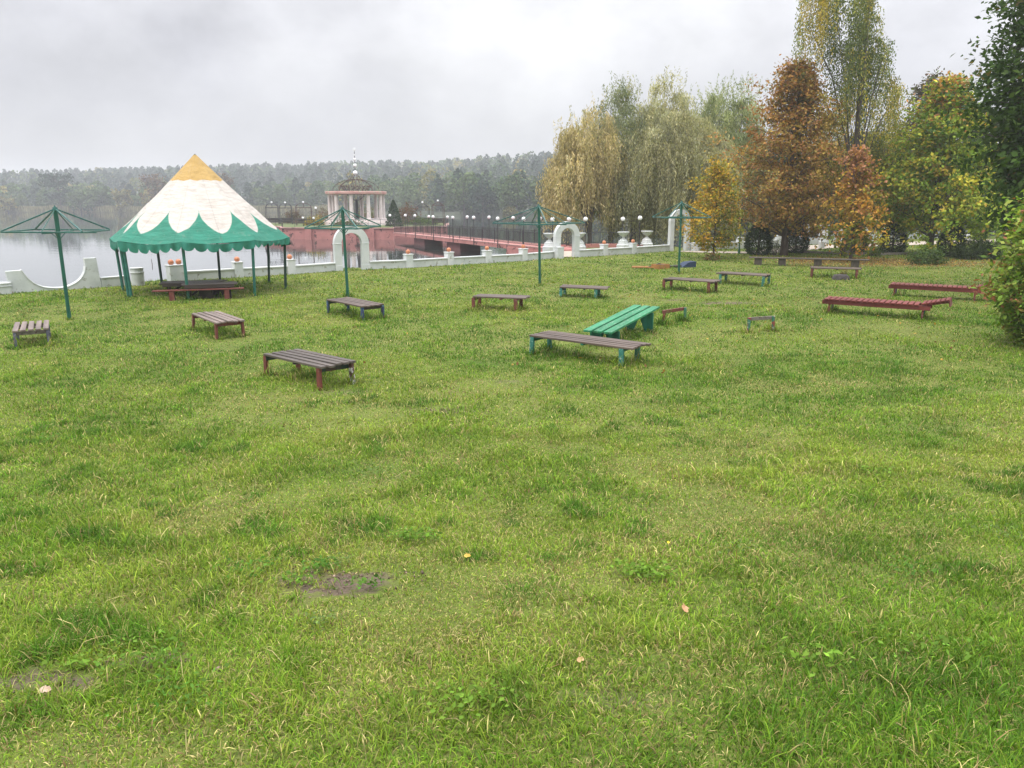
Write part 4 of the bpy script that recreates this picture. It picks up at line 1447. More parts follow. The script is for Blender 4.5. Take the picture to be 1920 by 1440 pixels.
def wall_run(pxs, pillars, label, h=.33, ph=.62, balls=True, tall=None, dirt=False, wide=None):
    """a run of low wall with square pillars; pxs the photo columns it bends at"""
    pm = M['plaster']
    A = WB(pxs[0]); root = thing('low_wall', label, 'wall', A, 0, 'white low walls along the lake')
    loc = lambda p: Vector((p.x - A.x, p.y - A.y, 0))
    for a, b_ in zip(pxs, pxs[1:]):
        p, q = loc(WB(a)), loc(WB(b_))
        z0 = WB(a).z - A.z; z1 = WB(b_).z - A.z
        mb = MB(); mb.bar((p.x, p.y, z0 + h / 2 - .15), (q.x, q.y, z1 + h / 2 - .15), .20, h + .3); mb.build('panel', M['plaster_dirty'], root)
        mb = MB(); mb.bar((p.x, p.y, z0 + h + .028), (q.x, q.y, z1 + h + .028), .29, .055); mb.build('coping', M['plaster'], root)
    for i, px in enumerate(pillars):
        p = loc(WB(px)); z = WB(px).z - A.z
        k = WB(px + 4) - WB(px - 4); an = math.atan2(k.y, k.x)
        hh = ph * (tall.get(px, 1) if tall else 1); wd = .36 * (wide.get(px, 1) if wide else 1)
        mb = MB(); Mt = Matrix.Rotation(an, 3, 'Z')
        mb.box((p.x, p.y, z + hh / 2 - .15), (wd, .36, hh + .3), Mt, 0, .012)
        mb.box((p.x, p.y, z + hh + .02), (wd + .05, .41, .045), Mt, 0, .01)
        pl = mb.build('pillar', M['plaster'], root)
        if balls:
            offs = (-.16, .16) if wd > .5 else (0,)
            for o_ in offs:
                mb = MB(); c = (p.x + o_ * math.cos(an), p.y + o_ * math.sin(an), z + hh + .14)
                mb.sphere(c, .115, 12); mb.lathe([(.07, -.11), (.055, -.07)], 10, c)
                mb.build('ball', M['orange'], pl)
    return root


wall_run([331, 447, 545, 628], [331, 447, 545], 'white low wall with orange ball pillars, seen through the tent posts', wide={331: 1.75})
wall_run([691, 766, 842, 913, 981, 1039], [766, 842, 913, 981], 'white low wall with four orange ball pillars, between the two nearer arches')
wall_run([1083, 1132, 1186, 1253], [1132, 1186], 'white low wall with two orange ball pillars, in front of the urns', h=.36)
wall_run([1289, 1343, 1386, 1450, 1520], [1343, 1386, 1458, 1478, 1506], 'white low wall with plain pillars, behind the small yellow tree', h=.40, ph=.72, balls=False)
wall_run([1560, 1625, 1700, 1765], [1575, 1625, 1662, 1700], 'white low wall beyond the round evergreen shrubs, behind the orange sapling', h=.62, ph=1.0, balls=False)
wall_run([1775, 1830], [1780], 'white low wall end seen past the twin trunked tree', h=.55, ph=.8, balls=False)

# scooped white wall on the left bank
A, B = P(22, 549.7), P(192, 539)
L = (B - A).length
root = thing('scooped_wall', 'white wall dipping in a wide scoop between two horns beside the water', 'wall', (A.x, A.y, gzs(A.x, A.y)), math.atan2(B.y - A.y, B.x - A.x))
prof = [(-.03, .76), (.133, .77), (.16, .62), (.19, .47), (.235, .31), (.285, .20), (.34, .125), (.395, .085), (.47, .06), (.55, .055), (.61, .085), (.665, .15), (.715, .225), (.76, .33), (.795, .45), (.822, .60), (.834, .78), (.836, 1.1), (.97, 1.1), (1.0, -.3), (0, -.3)]
mb = MB(); mb.prism([(s * L, z) for s, z in prof], 0, .28); mb.build('wall_body', M['plaster_dirty'], root)
mb = MB()
rim = [(s * L, z) for s, z in prof[1:17]]
for (a, za), (c_, zc) in zip(rim, rim[1:]):
    mb.bar((a, .14, za + .02), (c_ + .005, .14, zc + .02), .33, .035)
mb.build('coping', M['plaster'], root)
# short wall and the two drums
A, B = P(192, 539), P(238, 535)
L = (B - A).length
root = thing('low_wall', 'short white wall between the scooped wall and the round drum', 'wall', (A.x, A.y, gzs(A.x, A.y)), math.atan2(B.y - A.y, B.x - A.x), 'white low walls along the lake')
mb = MB(); mb.box((L / 2, .1, .02), (L, .2, .62)); mb.build('panel', M['plaster_dirty'], root)
mb = MB(); mb.box((L / 2, .1, .352), (L, .27, .04)); mb.build('coping', M['plaster'], root)
for px, py, rad, hh, lab in ((5, 551, .29, .36, 'squat white drum at the frame edge beside the scooped wall'), (259.5, 535, .235, .64, 'white banded drum post behind the tent, where the short wall ends'),
                             (1304, 471, .30, .50, 'white round post at the foot of the tall narrow arch')):
    p = P(px, py); root = thing('drum_post', lab, 'post', (p.x, p.y, gzs(p.x, p.y)), 0, 'white round posts')
    mb = MB(); mb.lathe([(rad, -.2), (rad, hh * .72), (rad * 1.1, hh * .74), (rad * 1.1, hh * .8), (rad * .99, hh * .82), (rad * .99, hh)], 22); mb.build('shaft', M['plaster_dirty'], root)
    mb = MB(); mb.lathe([(rad * 1.07, hh), (rad * 1.07, hh + .035)], 22); mb.build('cap', M['plaster'], root)


def arch(p0, p1, h, label, dep=.27, leg=.30, block=False, gate=False):
    A, B = WB(p0), WB(p1)
    W = math.hypot(B.x - A.x, B.y - A.y)
    c = (A + B) / 2
    root = thing('arch', label, 'arch', (c.x, c.y, min(A.z, B.z)), math.atan2(B.y - A.y, B.x - A.x), 'white garden arches')
    lw = W * leg
    ro, ri = W / 2, W / 2 - lw
    n = 20
    zs = h - ro
    out = [(-ro, -.2)] + [(-ro * math.cos(PI * i / n), zs + ro * math.sin(PI * i / n)) for i in range(n + 1)] + [(ro, -.2)]
    inn = [(-ri, -.2)] + [(-ri * math.cos(PI * i / n), zs + ri * math.sin(PI * i / n)) for i in range(n + 1)] + [(ri, -.2)]
    m = len(out)
    mb = MB()
    vs = [(x, y, z) for y in (-dep / 2, dep / 2) for ring in (out, inn) for x, z in ring]
    fs = []
    for i in range(m - 1):
        fs.append((i, i + 1, m + i + 1, m + i))
        fs.append((2 * m + i, 3 * m + i, 3 * m + i + 1, 2 * m + i + 1))
        fs.append((i, 2 * m + i, 2 * m + i + 1, i + 1))
        fs.append((m + i, m + i + 1, 3 * m + i + 1, 3 * m + i))
    mb.add(vs, fs)
    mb.build('arch_body', M['plaster'], root)
    mb = MB()      # raised rib round the opening
    for i in range(m - 1):
        a, c_ = inn[i], inn[i + 1]
        mb.bar((a[0] * 1.06, 0, a[1] * 1.01), (c_[0] * 1.06, 0, c_[1] * 1.01), dep + .05, .05, 0, (0, 1, 0)) if i in (0, m - 2) and False else None
    for s in (-1, 1):
        for zc, hh, e in ((zs, .04, .03), (.1, .3, .025)):
            mb = MB(); mb.box((s * (W / 2 - lw / 2), 0, zc), (lw + e, dep + e, hh)); mb.build('moulding', M['plaster'], root)
    if block:
        mb = MB(); mb.box((-W / 2 + .1, -dep / 2 - .2, .24), (.42, .38, .72)); mb.box((-W / 2 + .1, -dep / 2 - .2, .62), (.46, .42, .04)); mb.build('pillar', M['plaster'], root)
    if gate:
        mb = MB()
        for k in range(7):
            z = .25 + k * .26
            mb.tube([(-ri + .02, -dep / 2, z), (-ri + .10, -dep / 2 - .05, z + .1), (-ri + .03, -dep / 2 - .02, z + .2)], .012, 5)
        mb.tube([(-ri + .05, -dep / 2 - .02, .1), (-ri + .05, -dep / 2 - .02, 2.0)], .015, 6)
        mb.build('gate_scroll', M['iron'], root)
    return root


arch(628, 692, 2.06, 'white arch behind the green parasol frame, opening towards the pink island', leg=.205)
arch(1039, 1084, 2.02, 'white arch with a small block at its foot, leading to the bridge', leg=.215, block=True)
arch(1253, 1290, 2.62, 'taller narrow white arch with iron scrolls beside the small yellow tree', leg=.20, gate=True)

# white ornamental gateway glimpsed behind the brown tree
p = P(1524, 459)
root = thing('gateway', 'tall white gateway glimpsed between the brown tree and the thick birch trunk', 'gateway', (p.x, p.y, gzs(p.x, p.y)), R(10))
for s in (-1, 1):
    mb = MB(); mb.box((s * .75, 0, .6), (.5, .4, 1.5)); mb.box((s * .75, 0, 1.4), (.6, .5, .1)); mb.build('pillar', M['plaster'], root)
mb = MB(); mb.prism([(-1.4, -.1), (1.4, -.1), (1.4, .35), (.5, .5), (-.5, .5), (-1.4, .35)], .21, .29); mb.build('panel', M['plaster'], root)

# urns on stepped pedestals
for px, py, lab in ((1030, 471.5, 'white urn on a stepped pedestal, partly hidden by the bridge arch on its left'), (1086, 470.5, 'white urn on a pedestal peeping out on the right of the bridge arch'),
                    (1168, 467.5, 'white urn on a stepped pedestal under a globe lamp, left of the free standing pair'), (1212, 465, 'white urn on a stepped pedestal nearest the tall narrow arch')):
    p = P(px, py); g = gzs(p.x, p.y)
    root = thing('urn', lab, 'urn', (p.x, p.y, g), R(22), 'white urns on pedestals')
    mb = MB(); mb.lathe([(.44, -.3), (.44, .30), (.36, .36), (.36, .40), (.33, .44), (.31, .56), (.23, .60), (.21, .68)], 8, smooth=False); mb.build('pedestal', M['plaster'], root)
    mb = MB(); mb.lathe([(.16, .68), (.10, .72), (.08, .80), (.13, .84), (.26, .93), (.33, 1.03), (.35, 1.08), (.40, 1.10), (.40, 1.15), (.33, 1.15), (.28, 1.08)], 22); mb.build('bowl', M['plaster'], root)

for px, py, lab in ((1540, 466, 'small white bollard on the sand path, in front of the white gateway'), (1815, 451.5, 'small white bollard beyond the hedge, right of the twin trunked tree')):
    p = P(px, py); root = thing('bollard', lab, 'bollard', (p.x, p.y, gzs(p.x, p.y)), 0, 'white bollards by the path')
    mb = MB(); mb.lathe([(.20, -.1), (.20, .45), (.16, .48), (.15, .52)], 14); mb.build('shaft', M['plaster'], root)
    mb = MB(); mb.sphere((0, 0, .58), .07, 8); mb.build('knob', M['iron'], root)
    mb = MB()
    mb.tube([Vector((.15 + t * 1.8, .1 * t, .42 - .7 * t * (1 - t))) for t in np.linspace(0, 1, 9)], .014, 5); mb.build('chain', M['iron'], root)

# stone kerb between lawn and path
K = [P(*q) for q in ((1480, 473.5), (1560, 476), (1640, 478.5), (1720, 477), (1800, 476))]
root = thing('kerb', 'low brown stone kerb along the shrubs behind the trees', 'kerb', (K[0].x, K[0].y, 0))
mb = MB()
for a, b_ in zip(K, K[1:]):
    mb.bar((a.x - K[0].x, a.y - K[0].y, .03), (b_.x - K[0].x, b_.y - K[0].y, .03), .22, .2)
mb.build('kerb_stones', M['stone'], root)

# ================================================================== bridge, landing, lamps
BA, BB = PD(738, 433, 84), PD(1040, 462.5, 49.5)
BA.z, BB.z = -.22, .13
bd = (BB - BA); bl = math.hypot(bd.x, bd.y)
bt = Vector((bd.x, bd.y, 0)).normalized(); bn = Vector((bt.y, -bt.x, 0))      # towards the lawn
if bn.y > 0: bn = -bn
BWD = 2.3
bridge = thing('footbridge', 'low pink footbridge with dark railings running from the lawn to the island', 'bridge', (BA.x, BA.y, 0))


def bpt(s, off, z=0.0):
    """s along the bridge 0..1, off metres away from the lawn edge"""
    q = BA.lerp(BB, s) - bn * off
    return Vector((q.x - BA.x, q.y - BA.y, q.z + z))


mb = MB(); mb.bar(bpt(0, BWD / 2, -.14), bpt(1, BWD / 2, -.14), BWD, .28); mb.build('deck', M['pinkwall'], bridge)
mb = MB(); mb.bar(bpt(0, .09, .03), bpt(1, .09, .03), .22, .06); mb.bar(bpt(0, BWD - .09, .03), bpt(1, BWD - .09, .03), .22, .06); mb.build('kerb', M['pinktop'], bridge)
for s in (.22, .48):
    mb = MB(); a, c_ = bpt(s - .045, BWD / 2, 0), bpt(s + .045, BWD / 2, 0); a.z = c_.z = -.9; mb.bar(a, c_, BWD * .8, 1.3); mb.build('pier', M['darkred'], bridge)
mb = MB(); a, c_ = bpt(.80, BWD / 2, 0), bpt(1.0, BWD / 2, 0); a.z = c_.z = -.75; mb.bar(a, c_, BWD + .1, 1.3); mb.build('abutment', M['pinkwall'], bridge)
for off in (.1, BWD - .1):
    mb = MB()
    for zz in (.98, .16): mb.bar(bpt(0, off, zz), bpt(1, off, zz), .04, .035)
    npost = 15
    for i in range(npost + 1):
        mb.bar(bpt(i / npost, off, -.1), bpt(i / npost, off, 1.08), .045, .045)
    nb = 240
    for i in range(nb):
        s = (i + .5) / nb
        mb.bar(bpt(s, off, .16), bpt(s, off, .98), .016, .016, 0, (0, 0, 1), .001)
    mb.build('railing', M['iron'], bridge)

# landing terrace rail on its pink kerb wall
TR = [PD(1041, 461, 52.3), PD(1085, 459.5, 53.5), PD(1125, 459, 54.2), PD(1165, 459.5, 54), PD(1203, 462, 52.5)]
for q in TR: q.z = .08
root = thing('terrace_fence', 'dark railing on a pink kerb wall behind the white urns', 'fence', TR[0])
mb = MB()
for a, b_ in zip(TR, TR[1:]):
    a0, b0 = a - TR[0], b_ - TR[0]; a0.z = b0.z = -.25
    mb.bar(a0, b0, .3, .86)
mb.build('kerb_wall', M['pinkwall'], root)
mb = MB()
for a, b_ in zip(TR, TR[1:]):
    a0, b0 = a - TR[0], b_ - TR[0]
    for zz in (.95, .28):
        mb.bar(a0 + Vector((0, 0, zz)), b0 + Vector((0, 0, zz)), .04, .035)
    for i in range(10):
        q = a0.lerp(b0, i / 10); mb.bar(q + Vector((0, 0, .18)), q + Vector((0, 0, 1.05 if i % 5 == 0 else .95)), .04 if i % 5 == 0 else .016, .04 if i % 5 == 0 else .016, 0, (0, 0, 1), .001)
mb.build('railing', M['iron'], root)


def lamp(loc, h, label, rad=.14, group='white globe lamps around the bridge', name='globe_lamp', m='iron', pole=.028):
    root = thing(name, label, 'lamp', loc, 0, group)
    mb = MB(); mb.tube([(0, 0, -.3), (0, 0, .25)], pole * 1.6, 8); mb.tube([(0, 0, .2), (0, 0, h - rad)], pole, 8); mb.lathe([(pole, h - rad - .06), (rad * .55, h - rad * .86)], 10); mb.build('pole', M[m], root)
    mb = MB(); mb.sphere((0, 0, h), rad, 14); mb.build('globe', M['globe'], root)
    return root


ORD = ['first', 'second', 'third', 'fourth', 'fifth', 'sixth', 'seventh', 'eighth', 'ninth']


def on_bridge(px, py, off):
    best = None
    d = ray(px, py)
    for s in np.linspace(-.1, 1.2, 1301):
        q = BA.lerp(BB, s) - bn * off
        e = abs(q.x / q.y - d.x / d.y)
        if best is None or e < best[0]: best = (e, q)
    q = best[1]
    return q, EYE + d.z * q.y / d.y - q.z


for row, off, pts in (('lawn side', -.02, [(760, 404), (778, 404.5), (812, 406.5), (849, 408), (888, 408), (933, 410), (982, 410.5), (1036, 411.5)]),
                      ('far side', BWD + .02, [(804, 406), (839, 407), (876, 407), (917, 407.5), (962, 408.5), (1013, 410)])):
    for i, (px, py) in enumerate(pts):
        q, h = on_bridge(px, py, off)
        lamp(q, h, f'white globe lamp on the {row} railing of the footbridge, {ORD[i]} from the island')
for px, py, D, lab in ((1067, 411, 53, 'white globe lamp right above the bridge arch, behind its top'), (1098, 411, 51.5, 'white globe lamp touching the right tip of the corner on parasol frame'),
                       (1168, 411, 53, 'white globe lamp behind the left of the two free standing urns'), (1200, 409, 51.2, 'white globe lamp between the two free standing urns')):
    q = PD(px, py, D); lamp((q.x, q.y, .1), q.z - .1, lab, .15)
# tall lamp post by the brown tree
b_ = T(1385.5, 476); d = ray(1385, 361)
lamp(b_, EYE + d.z * b_.y / d.y - b_.z, 'tall green lamp post with a yellowish globe at the edge of the brown tree', .17, None, 'lamp_post', 'green_paint', .05)

# ================================================================== island
IC = PD(668, 420, 95); IC.z = 0
isl = thing('island_platform', 'pink walled island platform standing in the lake', 'platform', (IC.x, IC.y, 0))
ZT = .18
fl, fr = PD(528, 426, 86), PD(738, 426, 85)
def loc2(p): return (p.x - IC.x, p.y - IC.y)
# plan outline
pl = [loc2(fl), loc2(fr), loc2(PD(741, 426, 88)), loc2(PD(838, 426, 91)), loc2(PD(840, 424, 103)), loc2(PD(700, 424, 110)), loc2(PD(560, 424, 110)), loc2(PD(492, 424, 102)), loc2(PD(494, 424, 93)), loc2(PD(526, 424, 89))]
n = len(pl)
def slab(z0, z1, s, mi, mb):
    vs = [(x * s, y * s, z0) for x, y in pl] + [(x * s, y * s, z1) for x, y in pl]
    mb.add(vs, [tuple(range(n))[::-1], tuple(range(n, 2 * n))] + [(i, (i + 1) % n, (i + 1) % n + n, i + n) for i in range(n)], mi)
mb = MB(); slab(-1.9, ZT, 1, 0, mb); mb.build('base_wall', M['pinkwall'], isl)
mb = MB(); slab(ZT, ZT + .09, 1.012, 0, mb); mb.build('coping', M['pinktop'], isl)
for t in (.24, .64, .80):
    a = Vector(pl[0]).lerp(Vector(pl[1]), t)
    mb = MB(); mb.box((a.x, a.y - .08, -.9), (.7, .5, 2.12)); mb.build('buttress', M['pinkwall'], isl)
mb = MB()
vs = [(x * .97, y * .97, ZT + .11) for x, y in pl]; mb.add(vs, [tuple(range(n))]); mb.build('lawn', mottled('island_turf', (.075, .11, .03), (.12, .14, .05), 1.5, .95), isl)
root = thing('island_fence', 'thin dark railing round the edge of the pink island', 'fence', (IC.x, IC.y, 0))
mb = MB()
for i in range(n):
    a, c_ = Vector((*pl[i], 0)) * .985, Vector((*pl[(i + 1) % n], 0)) * .985
    for zz in (.95, .55): mb.bar(a + Vector((0, 0, ZT + zz)), c_ + Vector((0, 0, ZT + zz)), .035, .03)
    m_ = max(2, int((c_ - a).length / 1.3))
    for k in range(m_): q = a.lerp(c_, k / m_); mb.bar(q + Vector((0, 0, ZT)), q + Vector((0, 0, ZT + 1.0)), .04, .04)
mb.build('railing', M['iron'], root)

# rotunda
RC = PD(670, 411, 96); rz0 = .95
rot = thing('rotunda', 'round open pavilion of white columns under a pink ring and iron dome', 'pavilion', (RC.x, RC.y, 0))
mb = MB(); mb.lathe([(4.35, ZT), (4.35, .45), (4.05, .45), (4.05, .72), (3.75, .72), (3.75, rz0)], 40, smooth=False); mb.build('steps', M['column'], rot)
ZR = 3.86
for k in range(10):
    an = 2 * PI * (k + .5) / 10 + PI / 2 * 0
    x, y = 3.2 * math.cos(an), 3.2 * math.sin(an)
    mb = MB(); mb.lathe([(.30, rz0), (.30, rz0 + .1), (.235, rz0 + .14), (.225, rz0 + 1.2), (.205, ZR - .14), (.27, ZR - .08), (.27, ZR)], 14, (x, y, 0)); mb.build('column', M['column'], rot)
mb = MB(); mb.lathe([(2.85, ZR), (3.60, ZR), (3.66, ZR + .08), (3.66, ZR + .31), (3.58, ZR + .35), (2.85, ZR + .35), (2.85, ZR)], 48, smooth=False); mb.build('ring_beam', mottled('ring_paint', (.55, .33, .29), (.42, .20, .18), .8, .8, c3=(.42, .36, .27), scale3=2.2, t3=.56), rot)
dome = MB()
zt = 5.62
for k in range(8):
    an = PI / 4 * k + .2
    pts = [(2.75 * math.cos(t) * math.cos(an), 2.75 * math.cos(t) * math.sin(an), ZR + .44 + (zt - ZR - .44) * math.sin(t)) for t in np.linspace(0, PI / 2, 10)]
    dome.tube(pts, .034, 6)
for k in range(4):
    an = PI / 2 * k + .6
    dome.tube([(1.1 * math.cos(an), 1.1 * math.sin(an), ZR + 1.3), (.65 * math.cos(an), .65 * math.sin(an), zt + .1), (.06 * math.cos(an), .06 * math.sin(an), zt + .75)], .035, 6)
dome.tube([(.9 * math.cos(t), .9 * math.sin(t), zt - .05) for t in np.linspace(0, 2 * PI, 25)], .035, 5)
do = dome.build('iron_dome', M['iron_rust'], rot)
bas = MB()
rb = random.Random(8)
for k in range(16):
    an = 2 * PI * k / 16
    c0 = Vector((1.35 * math.cos(an), 1.35 * math.sin(an), ZR + .35)); tdir = Vector((-math.sin(an), math.cos(an), 0)); od = Vector((math.cos(an), math.sin(an), 0))
    bas.tube([c0, c0 + od * .25 + Vector((0, 0, .5)), c0 + od * .55 + tdir * .2 + Vector((0, 0, .75)), c0 + od * .45 + tdir * .35 + Vector((0, 0, .6))], [.03, .035, .03, .015], 5)
    bas.sphere(c0 + od * .38 + tdir * -.18 + Vector((0, 0, .55)), .10, 6)
    bas.sphere(c0 + od * .2 + tdir * .12 + Vector((0, 0, .3)), .09, 6)
    bas.tube([Vector((.25 * math.cos(an), .25 * math.sin(an), ZR - .75)), Vector((.9 * math.cos(an), .9 * math.sin(an), ZR - .3)), c0], .02, 4)
bas.build('scroll_basket', M['iron_rust'], rot)
mb = MB(); mb.tube([(0, 0, rz0), (0, 0, rz0 + .4), (0, 0, ZR - .6)], [.26, .19, .15], 12); mb.build('centre_post', M['iron'], rot)
sp = MB(); sp.tube([(0, 0, zt + .6), (0, 0, 8.9)], .035, 6); so_ = sp.build('spire', M['iron'], rot)
for z, r_ in ((6.36, .28), (7.22, .22), (7.92, .17), (8.45, .10)):
    mb = MB(); mb.sphere((0, 0, z), r_, 12); mb.build('ball', M['globe'], so_)
mb = MB(); mb.tube([(.17 * math.cos(t), 0, 9.05 + .2 * math.sin(t)) for t in np.linspace(0, 2 * PI, 17)], .03, 5); mb.sphere((0, 0, 9.05), .10, 8); mb.build('ring_finial', M['globe'], so_)

# wrought iron bower cages
def cage(px, D, wd, hpx, bot, label, domed=True, rusty=False):
    q = PD(px, bot, D); q.z = ZT + .1
    top = EYE + ray(px, hpx).z * D / ray(px, hpx).y - q.z
    root = thing('iron_bower', label, 'bower', q, R(12), 'wrought iron bowers on the island')
    mt = M['iron_rust' if rusty else 'iron']
    he = top - (.62 if domed else .55)
    h = wd / 2
    for sx in (-1, 1):
        for sy in (-1, 1):
            mb = MB(); mb.bar((sx * h, sy * h, -.1), (sx * h, sy * h, he), .06, .06); mb.build('post', mt, root)
    mb = MB()
    for z in (he, he - .02 - .0, .75, .3):
        for k in range(4):
            a = [(-h, -h), (h, -h), (h, h), (-h, h)][k]; c_ = [(h, -h), (h, h), (-h, h), (-h, -h)][k]
            mb.bar((*a, z), (*c_, z), .045, .045)
    for k in range(4):
        a = Vector([(-h, -h, 0), (h, -h, 0), (h, h, 0), (-h, h, 0)][k]); c_ = Vector([(h, -h, 0), (h, h, 0), (-h, h, 0), (-h, -h, 0)][k])
        if k != 0:
            for i in range(1, 12): q_ = a.lerp(c_, i / 12); mb.bar(q_ + Vector((0, 0, .1)), q_ + Vector((0, 0, .75)), .03, .03, 0, (0, 0, 1), .001)
    mb.build('side_rail', mt, root)
    mb = MB()
    for k in range(8):
        an = PI / 4 * k + PI / 4 * .0; rr = h * (1.414 if k % 2 else 1)
        if domed:
            mb.tube([(rr * math.cos(t) * math.cos(an), rr * math.cos(t) * math.sin(an), he + .52 * math.sin(t)) for t in np.linspace(0, PI / 2, 7)], .022, 5)
        else:
            mb.tube([(rr * math.cos(an), rr * math.sin(an), he), (.04 * math.cos(an), .04 * math.sin(an), top - .12)], .028 if k % 2 else .016, 5)
    mb.build('dome', mt, root)
    mb = MB(); mb.sphere((0, 0, top), .13, 10); mb.build('globe', M['globe'], root)
    mb = MB(); mb.box((0, h * .7, .38), (wd * .85, .3, .06)); mb.box((0, h * .9, .6), (wd * .85, .04, .3)); mb.build('bench_seat', M['wood_dark'], root)


cage(512, 97, 1.45, 379.5, 421, 'domed iron bower at the island end farthest from the bridge')
cage(537, 97, 1.45, 380, 421, 'domed iron bower, the middle one left of the rotunda')
cage(571, 93, 1.75, 379, 423, 'rusty domed iron bower closest to the rotunda on the tent side', True, True)
cage(793, 99, 1.55, 379.5, 421, 'pointed iron bower beside the reddish island shrub', False)
cage(822, 95, 1.35, 376.5, 423, 'pointed iron bower at the island corner by the bridge', False, True)
for px, py, D, lab in ((592, 390, 97, 'small globe lamp standing between the rusty bower and the rotunda'), (568, 408.5, 90, 'low globe lamp in front of the rusty bower'), (588, 409, 89, 'low globe lamp over the yellow island flowers'),
                       (731, 404, 87, 'globe lamp in front of the island conifer')):
    q = PD(px, py, D); lamp((q.x, q.y, ZT), q.z - ZT, lab, .13 if py > 400 and px < 700 else .16, 'small globe lamps on the island')

YEL = [(3, (.40, .28, .04)), (2, (.30, .24, .05)), (2, (.12, .15, .03))]
q = PD(739, 424, 90); evergreen('conifer', 'small dark cone shaped conifer on the island beside the rotunda', 'conifer', (q.x, q.y, ZT), 3.0, 1.15, 5200, 301, (.04, .065, .03), .16, cone=True)
for px, D, rx, h, pal, lab, sd_ in ((766, 97, 1.5, 2.3, [(3, (.15, .07, .05)), (2, (.12, .08, .04))], 'reddish brown shrub right of the island conifer', 302), (552, 101, 1.2, 1.5, [(1, (.10, .09, .045)), (1, (.13, .07, .045))], 'brownish shrub behind the domed island bowers', 303),
                                    (612, 104, 1.6, 1.9, [(2, (.15, .09, .05)), (1, (.11, .10, .04))], 'rust coloured shrub showing between rotunda columns', 304), (690, 105, 2.2, 2.0, [(2, (.13, .13, .05)), (1, (.16, .10, .05))], 'olive shrub behind the rotunda columns', 305),
                                    (590, 93, 1.1, .8, YEL, 'low yellow flowering shrub on the island', 306), (650, 91, 2.0, .45, [(2, (.06, .10, .03)), (1, (.16, .09, .05))], 'low clipped green planting before the rotunda steps', 307), (790, 96, 2.2, .6, [(2, (.08, .12, .04))], 'low green shrub by the bowers near the bridge', 308)):
    q = PD(px, 423, D); bush('island_shrub', lab, 'shrub', (q.x, q.y, ZT + .05), rx, rx * .8, h, 1500, .20, pal, sd_, csize=.28, nc=60)

# ================================================================== trees on the lawn side
def foot(px, py):
    q = P(px, py); return Vector((q.x, q.y, gzs(q.x, q.y)))


def at_z(px, py, D): return PD(px, py, D)


BROWN = [(4, (.30, .14, .05)), (3, (.36, .185, .065)), (2, (.30, .155, .048)), (1.5, (.24, .175, .045)), (1, (.48, .26, .08)), (.8, (.14, .14, .04))]


def brown_fun(rel, r, col):
    up = np.clip((rel[:, 2] - .35) * 1.3, 0, 1)
    olive = np.array([.27, .185, .046])
    m = (r.random(len(col)) < .55 * (1 - up))
    side = np.clip(rel[:, 0] * .12 + .2, 0, .6)
    m |= r.random(len(col)) < side
    return np.where(m[:, None], olive * np.exp(r.normal(size=(len(col), 1)) * .2), col)


broadleaf('linden_tree', 'broad rust brown tree with dense autumn leaves behind the plank bench', 'tree', foot(1470, 479), 10.7, .21,
          [(.08, 1.8), (.16, 3.1), (.30, 3.5), (.45, 3.2), (.62, 2.5), (.8, 1.55), (.93, .75), (1, .2)], BROWN, 29000, .19, 401, nlimb=84, t0=.21, rise=.55, csize=.30, nc=9, colfun=brown_fun, bark='bark_red')

ORG = [(4, (.52, .27, .045)), (3, (.40, .27, .045)), (2, (.22, .21, .03)), (2, (.42, .19, .07)), (1, (.5, .33, .07))]


def sap_fun(rel, r, col):
    up = np.clip((rel[:, 2] - .55) * 3, 0, 1)
    low = np.clip((.50 - rel[:, 2]) * 3, 0, 1)
    c1 = np.array([.33, .16, .085]); c2 = np.array([.13, .16, .025])
    col = np.where((r.random(len(col)) < up * .85)[:, None], c1 * np.exp(r.normal(size=(len(col), 1)) * .2), col)
    return np.where((r.random(len(col)) < low * .6)[:, None], c2, col)


broadleaf('maple_sapling', 'slim maple sapling with orange and coppery leaves beside the thick birch trunk', 'tree', foot(1594, 490), 5.8, .085,
          [(.15, .9), (.28, 1.5), (.42, 1.45), (.6, .95), (.8, .42), (1, .1)], ORG, 3500, .21, 402, nlimb=44, t0=.15, rise=.5, csize=.22, nc=6, colfun=sap_fun)

GRN = [(4, (.21, .29, .034)), (3, (.15, .235, .03)), (2, (.33, .37, .045)), (1.2, (.52, .46, .055)), (.6, (.5, .34, .06))]


def maple_fun(rel, r, col):
    up = np.clip((rel[:, 2] - .70) * 3.2, 0, 1)
    out = np.clip(np.hypot(rel[:, 0], rel[:, 1]) / 3.4 - .55, 0, 1)
    o = np.array([.40, .19, .055])
    col = np.where((r.random(len(col)) < up * .45)[:, None], o * np.exp(r.normal(size=(len(col), 1)) * .25), col)
    lf = np.clip(-rel[:, 0] * .22, 0, .5)
    return np.where((r.random(len(col)) < out * .25 + lf * .3)[:, None], np.array([.36, .28, .04]), col)


broadleaf('maple_tree', 'twin trunked green maple with yellow patches and an orange top', 'tree', foot(1741, 478), 9.7, .15,
          [(.12, 2.6), (.22, 3.7), (.36, 3.85), (.5, 3.3), (.68, 2.2), (.85, 1.15), (1, .25)], GRN, 32000, .23, 403, nlimb=76, t0=.22, rise=.42, csize=.32, nc=8, colfun=maple_fun, trunks=2)

SMY = [(4, (.50, .31, .035)), (3, (.40, .28, .04)), (3, (.24, .24, .03)), (1, (.5, .24, .05))]


def yel_fun(rel, r, col):
    g = np.clip(rel[:, 0] * .45 + .25 + (.5 - rel[:, 2]) * .8, 0, .8)
    return np.where((r.random(len(col)) < g)[:, None], np.array([.17, .18, .028]) * np.exp(r.normal(size=(len(col), 1)) * .25), col)


